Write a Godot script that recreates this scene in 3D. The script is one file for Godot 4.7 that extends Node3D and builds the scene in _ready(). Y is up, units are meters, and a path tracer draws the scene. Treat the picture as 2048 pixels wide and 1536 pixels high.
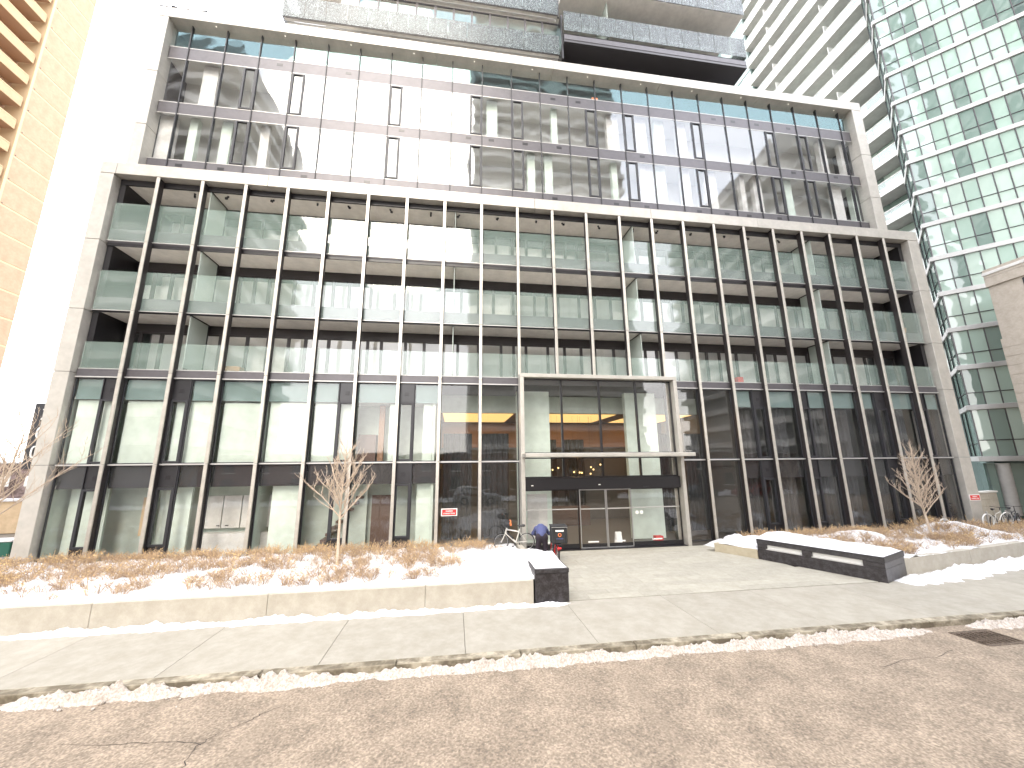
extends Node3D

# ------------------------------------------------------------------ mesh builder
class MB:
	var v := PackedVector3Array()
	var n := PackedVector3Array()
	var c := PackedColorArray()
	var ix := PackedInt32Array()
	var col := Color(1, 1, 1)
	var use_col := false
	func tri(a: Vector3, b: Vector3, d: Vector3, out := Vector3.ZERO) -> void:
		var nn := (b - a).cross(d - a).normalized()
		var k := v.size()
		var flip := out != Vector3.ZERO and nn.dot(out) < 0.0
		if flip: nn = -nn
		v.append(a); v.append(b); v.append(d)
		for i in 3: n.append(nn)
		if use_col:
			for i in 3: c.append(col)
		if flip: ix.append_array([k, k + 1, k + 2])
		else: ix.append_array([k, k + 2, k + 1])
	func quad(a: Vector3, b: Vector3, d: Vector3, e: Vector3, out := Vector3.ZERO) -> void:
		var nn := (b - a).cross(e - a)
		if nn.length() < 1e-12: nn = (d - b).cross(a - b)
		nn = nn.normalized()
		var k := v.size()
		var flip := out != Vector3.ZERO and nn.dot(out) < 0.0
		if flip: nn = -nn
		v.append(a); v.append(b); v.append(d); v.append(e)
		for i in 4: n.append(nn)
		if use_col:
			for i in 4: c.append(col)
		if flip: ix.append_array([k, k + 1, k + 2, k, k + 2, k + 3])
		else: ix.append_array([k, k + 2, k + 1, k, k + 3, k + 2])
	func box(x0: float, x1: float, y0: float, y1: float, z0: float, z1: float, bv := 0.0, t := Transform3D.IDENTITY) -> void:
		var ce := Vector3(x0 + x1, y0 + y1, z0 + z1) * 0.5
		var h := Vector3(x1 - x0, y1 - y0, z1 - z0) * 0.5
		bv = minf(bv, minf(h.x, minf(h.y, h.z)) * 0.9)
		var ax := [Vector3(1, 0, 0), Vector3(0, 1, 0), Vector3(0, 0, 1)]
		for a in 3:
			var u: int = (a + 1) % 3
			var w: int = (a + 2) % 3
			for s in [-1.0, 1.0]:
				var o: Vector3 = ax[a] * s
				var m: Vector3 = ce + o * h[a]
				var uu: Vector3 = ax[u] * (h[u] - bv)
				var ww: Vector3 = ax[w] * (h[w] - bv)
				quad(t * (m - uu - ww), t * (m + uu - ww), t * (m + uu + ww), t * (m - uu + ww), t.basis * o)
		if bv > 0.0:
			for a in 3:
				var u: int = (a + 1) % 3
				var w: int = (a + 2) % 3
				for s in [-1.0, 1.0]:
					for r in [-1.0, 1.0]:
						var l: Vector3 = ax[a] * (h[a] - bv)
						var p: Vector3 = ce + ax[u] * s * h[u] + ax[w] * r * (h[w] - bv)
						var q: Vector3 = ce + ax[u] * s * (h[u] - bv) + ax[w] * r * h[w]
						quad(t * (p - l), t * (p + l), t * (q + l), t * (q - l), t.basis * (ax[u] * s + ax[w] * r))
			for sx in [-1.0, 1.0]:
				for sy in [-1.0, 1.0]:
					for sz in [-1.0, 1.0]:
						var sg := Vector3(sx, sy, sz)
						var k := ce + sg * (h - Vector3(bv, bv, bv))
						tri(t * (k + Vector3(sx * bv, 0, 0)), t * (k + Vector3(0, sy * bv, 0)), t * (k + Vector3(0, 0, sz * bv)), t.basis * sg)
	func prism(pts: Array, y0: float, y1: float) -> void:      # pts: Vector2(x, z) outline, vertical sides
		var poly := PackedVector2Array(pts)
		var area := 0.0
		for i in poly.size():
			area += poly[i].cross(poly[(i + 1) % poly.size()])
		var sg := signf(area)
		for i in poly.size():
			var a := poly[i]
			var b := poly[(i + 1) % poly.size()]
			var o := Vector3(b.y - a.y, 0, -(b.x - a.x)) * sg
			quad(Vector3(a.x, y0, a.y), Vector3(b.x, y0, b.y), Vector3(b.x, y1, b.y), Vector3(a.x, y1, a.y), o)
		var ti := Geometry2D.triangulate_polygon(poly)
		for i in range(0, ti.size(), 3):
			var p := [poly[ti[i]], poly[ti[i + 1]], poly[ti[i + 2]]]
			tri(Vector3(p[0].x, y1, p[0].y), Vector3(p[1].x, y1, p[1].y), Vector3(p[2].x, y1, p[2].y), Vector3.UP)
			tri(Vector3(p[0].x, y0, p[0].y), Vector3(p[1].x, y0, p[1].y), Vector3(p[2].x, y0, p[2].y), Vector3.DOWN)
	func tube(pts: Array, rad: Array, sides := 6, cap := true) -> void:
		var k0 := v.size()
		var side := Vector3.ZERO
		for i in pts.size():
			var d: Vector3 = (pts[mini(i + 1, pts.size() - 1)] - pts[maxi(i - 1, 0)])
			d = d.normalized()
			if side == Vector3.ZERO:
				side = d.cross(Vector3.UP if absf(d.y) < 0.9 else Vector3.RIGHT).normalized()
			side = (side - d * side.dot(d)).normalized()
			var up := d.cross(side)
			for j in sides:
				var a := TAU * j / sides
				var o := side * cos(a) + up * sin(a)
				v.append(pts[i] + o * float(rad[i])); n.append(o)
				if use_col: c.append(col)
		for i in pts.size() - 1:
			for j in sides:
				var a := k0 + i * sides + j
				var b := k0 + i * sides + (j + 1) % sides
				ix.append_array([a, a + sides, b, b, a + sides, b + sides])
		if cap:
			for e in [0, pts.size() - 1]:
				var dd: Vector3 = pts[1] - pts[0] if e == 0 else pts[e] - pts[e - 1]
				if e == 0: dd = -dd
				for j in range(1, sides - 1):
					tri(v[k0 + e * sides], v[k0 + e * sides + j], v[k0 + e * sides + j + 1], dd)
	func ring(ce: Vector3, axis: Vector3, r: float, rt: float, seg := 28, sides := 6) -> void:
		var a := axis.normalized()
		var u := a.cross(Vector3.UP if absf(a.y) < 0.9 else Vector3.RIGHT).normalized()
		var w := a.cross(u)
		var pts := []
		var rr := []
		for i in seg + 1:
			var g := TAU * i / seg
			pts.append(ce + (u * cos(g) + w * sin(g)) * r); rr.append(rt)
		tube(pts, rr, sides, false)
	func ball(ce: Vector3, r: Vector3, seg := 10, rings := 6) -> void:
		var k0 := v.size()
		for i in rings + 1:
			var p := PI * i / rings
			for j in seg:
				var a := TAU * j / seg
				var o := Vector3(sin(p) * cos(a), cos(p), sin(p) * sin(a))
				v.append(ce + o * r); n.append((o / r).normalized())
				if use_col: c.append(col)
		for i in rings:
			for j in seg:
				var a := k0 + i * seg + j
				var b := k0 + i * seg + (j + 1) % seg
				ix.append_array([a, a + seg, b, b, a + seg, b + seg])
	func grid(nu: int, nv: int, f: Callable) -> void:
		var k0 := v.size()
		for j in nv + 1:
			for i in nu + 1:
				v.append(f.call(float(i) / nu, float(j) / nv))
		for j in nv + 1:
			for i in nu + 1:
				var l := v[k0 + j * (nu + 1) + maxi(i - 1, 0)]
				var r := v[k0 + j * (nu + 1) + mini(i + 1, nu)]
				var d := v[k0 + maxi(j - 1, 0) * (nu + 1) + i]
				var u := v[k0 + mini(j + 1, nv) * (nu + 1) + i]
				var nn := (r - l).cross(u - d).normalized()
				n.append(-nn)
				if use_col: c.append(col)
		for j in nv:
			for i in nu:
				var a := k0 + j * (nu + 1) + i
				ix.append_array([a, a + 1, a + nu + 1, a + 1, a + nu + 2, a + nu + 1])
	func mesh() -> ArrayMesh:
		var ar := []
		ar.resize(Mesh.ARRAY_MAX)
		ar[Mesh.ARRAY_VERTEX] = v
		ar[Mesh.ARRAY_NORMAL] = n
		ar[Mesh.ARRAY_INDEX] = ix
		if use_col: ar[Mesh.ARRAY_COLOR] = c
		var m := ArrayMesh.new()
		m.add_surface_from_arrays(Mesh.PRIMITIVE_TRIANGLES, ar)
		return m

# ------------------------------------------------------------------ scene helpers
var M := {}
var counts := {}
var boxes := {}
var rng := RandomNumberGenerator.new()

func numbered(parent: Node, called: String) -> String:
	var key := str(parent.get_instance_id()) + called
	var k: int = counts.get(key, 0)
	counts[key] = k + 1
	return called if k == 0 else "%s_%03d" % [called, k]

func put(parent: Node, called: String, mesh: Mesh, mat: Material, at := Vector3.ZERO) -> MeshInstance3D:
	var o := MeshInstance3D.new()
	o.mesh = mesh
	o.material_override = mat
	o.name = numbered(parent, called)
	parent.add_child(o, true)
	o.position = at
	return o

func bx(parent: Node, called: String, mat: Material, x0: float, x1: float, y0: float, y1: float, z0: float, z1: float, bv := 0.0) -> MeshInstance3D:
	var s := Vector3(x1 - x0, y1 - y0, z1 - z0)
	var key := "%.3f/%.3f/%.3f/%.3f" % [s.x, s.y, s.z, bv]
	if not boxes.has(key):
		var b := MB.new()
		b.box(-s.x / 2, s.x / 2, -s.y / 2, s.y / 2, -s.z / 2, s.z / 2, bv)
		boxes[key] = b.mesh()
	var at := Vector3(x0 + x1, y0 + y1, z0 + z1) / 2
	if parent is MeshInstance3D: at -= parent.position
	return put(parent, called, boxes[key], mat, at)

# a sheet of glass that bows a millimetre or two, as sealed units do
func pn(parent: Node, called: String, m: Material, x0: float, x1: float, y0: float, y1: float, z: float, bow := 0.003) -> MeshInstance3D:
	var w := x1 - x0
	var h := y1 - y0
	var va := rng.randi() % 4
	var key := "pane%.3f/%.3f/%.4f/%d" % [w, h, bow, va]
	if not boxes.has(key):
		var b := MB.new()
		var p1 := 1.3 * va + 0.4
		for side in 2:
			var f := func(u: float, v: float) -> Vector3:
				var d: float = bow * (sin(PI * u) * sin(PI * v) * [1.0, -0.8, 0.6, -1.1][va] + 0.25 * sin(u * 5.0 + p1) * cos(v * 6.0 * maxf(1.0, h / w * 0.6) + p1))
				var x := (u - 0.5) * w
				return Vector3(x if side == 0 else -x, (0.5 - v) * h, d + (0.006 if side == 0 else -0.006))
			b.grid(8, 8 if h < 2.0 * w else 12, f)
		b.box(-w / 2, w / 2, -h / 2, -h / 2 + 0.002, -0.006, 0.006)
		boxes[key] = b.mesh()
	var at := Vector3(x0 + x1, y0 + y1, z * 2.0) / 2
	if parent is MeshInstance3D: at -= parent.position
	return put(parent, called, boxes[key], m, at)

func thing(called: String, label: String, category: String, at := Vector3.ZERO, turn := 0.0, group := "") -> Node3D:
	var o := Node3D.new()
	o.name = numbered(self, called)
	add_child(o)
	o.position = at
	o.rotation.y = turn
	tag(o, label, category, group)
	return o

func tag(o: Node, label: String, category: String, group := "", kind := "") -> Node:
	o.set_meta("label", label)
	o.set_meta("category", category)
	if group != "": o.set_meta("group", group)
	if kind != "": o.set_meta("kind", kind)
	return o

func structure(o: Node, label: String, category: String, kind := "structure") -> Node:
	return tag(o, label, category, "", kind)

func lin(r: float, g: float, b: float, a := 1.0) -> Color:
	var k := Color(r, g, b).linear_to_srgb()
	k.a = a
	return k

func noise(sd: int, freq: float, kind := FastNoiseLite.TYPE_SIMPLEX_SMOOTH, oct := 4) -> FastNoiseLite:
	var f := FastNoiseLite.new()
	f.seed = sd
	f.frequency = freq
	f.noise_type = kind
	f.fractal_octaves = oct
	return f

# a seamless grey-scale picture (0..255) of noise
func field(sd: int, freq: float, size := 512, oct := 4, kind := FastNoiseLite.TYPE_SIMPLEX_SMOOTH) -> PackedByteArray:
	var im := noise(sd, freq, kind, oct).get_seamless_image(size, size)
	im.convert(Image.FORMAT_L8)
	return im.get_data()

# colour texture mixed from fields: base colour times (1 + sum of weight * field)
func tint_texture(fields: Array, weights: Array, lo: Color, hi: Color, size := 512) -> ImageTexture:
	var px := PackedByteArray()
	px.resize(size * size * 3)
	var nf := fields.size()
	for i in size * size:
		var t := 0.0
		for k in nf: t += (float(fields[k][i]) / 255.0 - 0.5) * float(weights[k])
		t = clampf(t + 0.5, 0.0, 1.0)
		px[i * 3] = int(255.0 * lerpf(lo.r, hi.r, t))
		px[i * 3 + 1] = int(255.0 * lerpf(lo.g, hi.g, t))
		px[i * 3 + 2] = int(255.0 * lerpf(lo.b, hi.b, t))
	return ImageTexture.create_from_image(Image.create_from_data(size, size, false, Image.FORMAT_RGB8, px))

func grey_texture(f: PackedByteArray, size := 512) -> ImageTexture:
	return ImageTexture.create_from_image(Image.create_from_data(size, size, false, Image.FORMAT_L8, f))

func mat(c: Color, rough := 0.6, metal := 0.0, tex: Texture2D = null, metres := 2.0) -> StandardMaterial3D:
	var m := StandardMaterial3D.new()
	m.albedo_color = c
	m.roughness = rough
	m.metallic = metal
	if tex:
		m.albedo_texture = tex
		tri(m, metres)
	return m

func tri(m: StandardMaterial3D, metres: float) -> void:
	m.uv1_triplanar = true
	m.uv1_world_triplanar = true
	m.uv1_scale = Vector3.ONE / metres

func bump(m: StandardMaterial3D, f: Texture2D, cm: float) -> void:
	m.heightmap_enabled = true
	m.heightmap_texture = f
	m.heightmap_scale = cm

# clear glass: it mirrors as glass does and lets the rest through; body is the share of its own tint
func glass(c: Color, body: float) -> StandardMaterial3D:
	var m := StandardMaterial3D.new()
	m.transparency = BaseMaterial3D.TRANSPARENCY_ALPHA
	m.albedo_color = Color(c.r, c.g, c.b, body)
	m.roughness = 0.0
	return m

# the same with a reflective coat on each face
func coated(c: Color, share: float) -> StandardMaterial3D:
	var m := StandardMaterial3D.new()
	var im := Image.create(4, 4, false, Image.FORMAT_RGB8)
	im.fill(Color.WHITE)
	m.albedo_texture = ImageTexture.create_from_image(im)
	m.transparency = BaseMaterial3D.TRANSPARENCY_ALPHA
	m.albedo_color = Color(c.r, c.g, c.b, share)
	m.metallic = 1.0
	m.roughness = 0.01
	return m

# opaque far glass: drawn blinds, dim rooms and a mirrored building painted as tints
func backed(c: Color) -> StandardMaterial3D:
	var m := mat(c, 0.03)
	m.metallic_specular = 0.7
	return m

func make_materials() -> void:
	var f_fine := field(11, 0.12, 512, 3)
	var f_mid := field(12, 0.03, 512, 4)
	var f_big := field(13, 0.008, 512, 4)
	var f_grain := field(14, 0.4, 512, 2, FastNoiseLite.TYPE_VALUE)
	var t_soft := tint_texture([f_big, f_mid], [0.8, 0.5], Color(0.9, 0.9, 0.9), Color(1, 1, 1))
	var t_conc := tint_texture([f_big, f_mid, f_grain], [0.9, 0.7, 0.5], Color(0.91, 0.905, 0.89), Color(1, 1, 1))
	var t_stain := tint_texture([f_big, f_mid, f_fine], [1.6, 1.2, 0.5], Color(0.6, 0.58, 0.55), Color(1, 1, 1))
	M.t_soft = t_soft
	M.t_conc = t_conc
	M.frame = mat(lin(0.5, 0.475, 0.425), 0.42, 0.35, t_soft, 4.0)
	M.fin_cap = mat(lin(0.6, 0.565, 0.5), 0.34, 0.6, t_soft, 2.0)
	M.bronze = mat(lin(0.035, 0.03, 0.03), 0.4, 0.3)
	M.dark = mat(lin(0.03, 0.03, 0.034), 0.45, 0.2)
	M.black = mat(lin(0.013, 0.012, 0.014), 0.35, 0.0)
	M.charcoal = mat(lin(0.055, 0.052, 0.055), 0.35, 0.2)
	M.alu = mat(lin(0.5, 0.49, 0.47), 0.4, 0.5)
	M.grey_metal = mat(lin(0.111, 0.104, 0.111), 0.4, 0.35, t_soft, 3.0)
	M.spandrel = mat(lin(0.036, 0.035, 0.038), 0.3, 0.2, t_soft, 3.0)
	M.soffit = mat(lin(0.84, 0.81, 0.75), 0.75, 0.0, t_soft, 5.0)
	M.white = mat(lin(0.66, 0.65, 0.61), 0.6, 0.0, t_soft, 3.0)
	M.mint = mat(lin(0.64, 0.73, 0.64), 0.7, 0.0, t_soft, 6.0)
	M.mint2 = mat(lin(0.56, 0.64, 0.56), 0.7, 0.0, t_soft, 6.0)
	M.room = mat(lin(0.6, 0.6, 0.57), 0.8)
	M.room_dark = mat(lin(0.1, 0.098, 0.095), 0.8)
	M.floor_in = mat(lin(0.1, 0.09, 0.08), 0.5)
	M.wood = mat(lin(0.3, 0.17, 0.09), 0.55, 0.0, tint_texture([f_mid, f_fine], [1.0, 0.6], Color(0.75, 0.7, 0.65), Color(1, 1, 1)), 1.0)
	M.wood_dark = mat(lin(0.09, 0.05, 0.035), 0.5)
	M.curtain = mat(lin(0.04, 0.04, 0.042), 0.9)
	M.curtain_pale = mat(lin(0.07, 0.066, 0.064), 0.9)
	M.g_low = glass(Color(0.75, 0.85, 0.8), 0.004)
	M.g_up = coated(Color(0.94, 0.96, 0.98), 0.068)
	M.g_top = coated(Color(0.8, 0.95, 0.96), 0.065)
	M.g_rail = glass(Color(0.8, 0.91, 0.86), 0.1)
	M.g_door = glass(Color(0.8, 0.88, 0.85), 0.004)
	M.far_pane = [backed(lin(0.4, 0.5, 0.44)), backed(lin(0.33, 0.44, 0.38)), backed(lin(0.17, 0.24, 0.21)), backed(lin(0.1, 0.14, 0.13))]
	M.frosted = mat(lin(0.6, 0.68, 0.62, 0.6), 0.6)
	M.frosted.transparency = BaseMaterial3D.TRANSPARENCY_ALPHA
	M.glow = mat(lin(0.8, 0.6, 0.3), 0.6)
	M.glow.emission_enabled = true
	M.glow.emission = lin(1.0, 0.6, 0.2)
	M.glow.emission_energy_multiplier = 0.2
	M.bulb = mat(lin(0.8, 0.6, 0.3), 0.4)
	M.bulb.emission_enabled = true
	M.bulb.emission = lin(1.0, 0.66, 0.25)
	M.bulb.emission_energy_multiplier = 0.4
	M.spot = mat(lin(0.8, 0.8, 0.75), 0.4)
	M.spot.emission_enabled = true
	M.spot.emission = lin(1.0, 0.9, 0.75)
	M.spot.emission_energy_multiplier = 0.15
	M.concrete = mat(lin(0.416, 0.384, 0.325), 0.85, 0.0, t_conc, 3.5)
	M.kerb = mat(lin(0.350, 0.312, 0.237), 0.9, 0.0, t_stain, 5.3)
	var walk := []
	for k in 3:
		var w := 0.97 + 0.03 * k
		walk.append(mat(lin(0.32 * w, 0.297 * w, 0.25 * w), 0.85, 0.0, t_conc, 3.1 + k * 0.7))
	M.walk = walk
	var pav := []
	for k in 4:
		var w: float = [0.95, 0.98, 1.02, 1.05][k]
		pav.append(mat(lin(0.36 * w, 0.34 * w, 0.285 * w), 0.8, 0.0, t_conc, 1.7 + k * 0.3))
	M.paver = pav
	M.granite = mat(lin(0.044, 0.039, 0.043), 0.32, 0.0, t_stain, 1.1)
	M.granite_top = mat(lin(0.042, 0.038, 0.041), 0.5, 0.0, t_stain, 1.3)
	M.wall_beige = mat(lin(0.413, 0.362, 0.263), 0.85, 0.0, t_conc, 2.0)
	M.snow = mat(lin(0.74, 0.74, 0.75), 0.9, 0.0, tint_texture([f_big, f_fine], [0.7, 0.6], Color(0.9, 0.89, 0.88), Color(1, 1, 1)), 1.5)
	bump(M.snow, grey_texture(f_fine), 1.6)
	M.snow_dirty = mat(lin(0.66, 0.63, 0.59), 0.95, 0.0, tint_texture([f_mid, f_fine, f_grain], [1.2, 0.7, 0.9], Color(0.7, 0.65, 0.6), Color(1, 1, 1)), 0.9)
	bump(M.snow_dirty, grey_texture(f_fine), 2.0)
	# asphalt: stones of a centimetre or two in a brown-grey dusty binder
	var S := 1024
	var g1 := field(21, 0.24, S, 2, FastNoiseLite.TYPE_VALUE)
	var g2 := field(22, 0.09, S, 2)
	var g3 := field(23, 0.006, S, 4)
	M.road = mat(lin(1, 1, 1), 0.9, 0.0, tint_texture([g1, g2, g3], [1.0, 0.4, 0.45], lin(0.12, 0.095, 0.07), lin(0.36, 0.287, 0.214), S), 6.0)
	bump(M.road, grey_texture(g1, S), 1.0)
	M.tar = mat(lin(0.035, 0.028, 0.024), 0.8)
	M.earth = mat(lin(0.2, 0.18, 0.15), 0.95, 0.0, t_conc, 5.0)
	M.iron = mat(lin(0.16, 0.12, 0.09), 0.7, 0.3, t_stain, 0.6)
	M.bark = mat(lin(0.7, 0.6, 0.49), 0.85, 0.0, tint_texture([f_mid, f_fine], [1.0, 0.8], Color(0.7, 0.65, 0.6), Color(1, 1, 1)), 0.4)
	M.twig = mat(lin(1, 1, 1), 0.9)
	M.twig.vertex_color_use_as_albedo = true
	M.precast = mat(lin(0.5, 0.33, 0.22), 0.85, 0.0, t_conc, 6.0)
	M.precast_light = mat(lin(0.52, 0.37, 0.22), 0.85, 0.0, t_soft, 6.0)
	M.precast_rib = mat(lin(0.6, 0.45, 0.27), 0.85)
	M.recess = mat(lin(0.5, 0.33, 0.22), 0.9)
	M.slab_white = mat(lin(0.572, 0.559, 0.533), 0.75, 0.0, t_soft, 5.0)
	M.slab_edge = mat(lin(0.688, 0.675, 0.637), 0.6, 0.0, t_soft, 5.0)
	M.band = mat(lin(0.5, 0.5, 0.49), 0.45, 0.3, t_soft, 4.0)
	M.tower_core = mat(lin(0.156, 0.221, 0.208), 0.8, 0.0, t_soft, 9.0)
	M.tower_grey = mat(lin(0.42, 0.42, 0.42), 0.6, 0.0, t_soft, 9.0)
	M.blind = mat(lin(0.5, 0.6, 0.53), 0.8)
	M.stone = mat(lin(0.468, 0.416, 0.351), 0.8, 0.0, t_conc, 3.0)
	M.brick = mat(lin(0.2, 0.08, 0.055), 0.9, 0.0, t_stain, 2.0)
	M.brown_wall = mat(lin(0.260, 0.195, 0.182), 0.9, 0.0, t_stain, 4.0)
	M.peach_wall = mat(lin(0.585, 0.442, 0.286), 0.9, 0.0, t_conc, 4.0)
	M.red = mat(lin(0.55, 0.02, 0.02), 0.5)
	M.sign_white = mat(lin(0.75, 0.74, 0.7), 0.5)
	M.green = mat(lin(0.01, 0.09, 0.06), 0.6)
	M.rubber = mat(lin(0.015, 0.015, 0.016), 0.8)
	M.steel = mat(lin(0.5, 0.5, 0.5), 0.3, 0.9)
	M.bike_white = mat(lin(0.55, 0.53, 0.48), 0.35, 0.1)
	M.orange = mat(lin(0.7, 0.2, 0.06), 0.7)
	M.bag = mat(lin(0.02, 0.02, 0.021), 0.75)
	M.jacket = mat(lin(0.06, 0.07, 0.16), 0.85)
	M.trousers = mat(lin(0.022, 0.016, 0.024), 0.9)
	M.skin = mat(lin(0.45, 0.26, 0.18), 0.6)
	M.hair = mat(lin(0.02, 0.015, 0.012), 0.7)
	M.car_silver = mat(lin(0.42, 0.42, 0.43), 0.3, 0.5)
	M.car_dark = mat(lin(0.02, 0.022, 0.026), 0.25, 0.3)
	M.car_red = mat(lin(0.2, 0.02, 0.015), 0.25, 0.2)
	M.car_glass = mat(lin(0.01, 0.012, 0.014), 0.08)
	M.bird = mat(lin(0.06, 0.06, 0.075), 0.8)
	M.leaf = mat(lin(0.05, 0.09, 0.03), 0.7)
	M.cardboard = mat(lin(0.35, 0.2, 0.1), 0.9)
	# glass with a fired-on white pattern of little strokes
	var frit := Image.create(512, 512, false, Image.FORMAT_RGBA8)
	var fa := field(31, 0.055, 512, 2)
	var fb := field(32, 0.055, 512, 2)
	var fd := PackedByteArray()
	fd.resize(512 * 512 * 4)
	for i in 512 * 512:
		var a := absf(float(fa[i]) - 128.0)
		var b := absf(float(fb[i]) - 128.0)
		var on := a < 14.0 or b < 14.0
		fd[i * 4] = 140 if on else 26
		fd[i * 4 + 1] = 148 if on else 32
		fd[i * 4 + 2] = 147 if on else 35
		fd[i * 4 + 3] = 235 if on else 185
	frit.set_data(512, 512, false, Image.FORMAT_RGBA8, fd)
	M.frit = mat(Color(0.95, 0.97, 0.97), 0.3, 0.0, ImageTexture.create_from_image(frit), 4.2)
	M.frit.transparency = BaseMaterial3D.TRANSPARENCY_ALPHA

# ------------------------------------------------------------------ the main building
var edge := []          # bay edges of the lower block
var BL: Node3D

func window_unit(parent: Node, called: String, x0: float, x1: float, y0: float, y1: float, z: float, b: float, fm: Material, gm: Material, depth := 0.09) -> Node3D:
	# a frame of four bars and the pane in it
	var w := x1 - x0
	var h := y1 - y0
	var key := "win%.3f/%.3f/%.3f/%.3f" % [w, h, b, depth]
	if not boxes.has(key):
		var m := MB.new()
		m.box(-w / 2, -w / 2 + b, -h / 2, h / 2, -depth / 2, depth / 2, 0.006)
		m.box(w / 2 - b, w / 2, -h / 2, h / 2, -depth / 2, depth / 2, 0.006)
		m.box(-w / 2 + b, w / 2 - b, -h / 2, -h / 2 + b, -depth / 2 + 0.002, depth / 2 - 0.002, 0.006)
		m.box(-w / 2 + b, w / 2 - b, h / 2 - b, h / 2, -depth / 2 + 0.002, depth / 2 - 0.002, 0.006)
		boxes[key] = m.mesh()
	var o := put(parent, called, boxes[key], fm, Vector3((x0 + x1) / 2, (y0 + y1) / 2, z))
	pn(o, "pane", gm, x0 + b, x1 - b, y0 + b, y1 - b, z)
	return o

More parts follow.
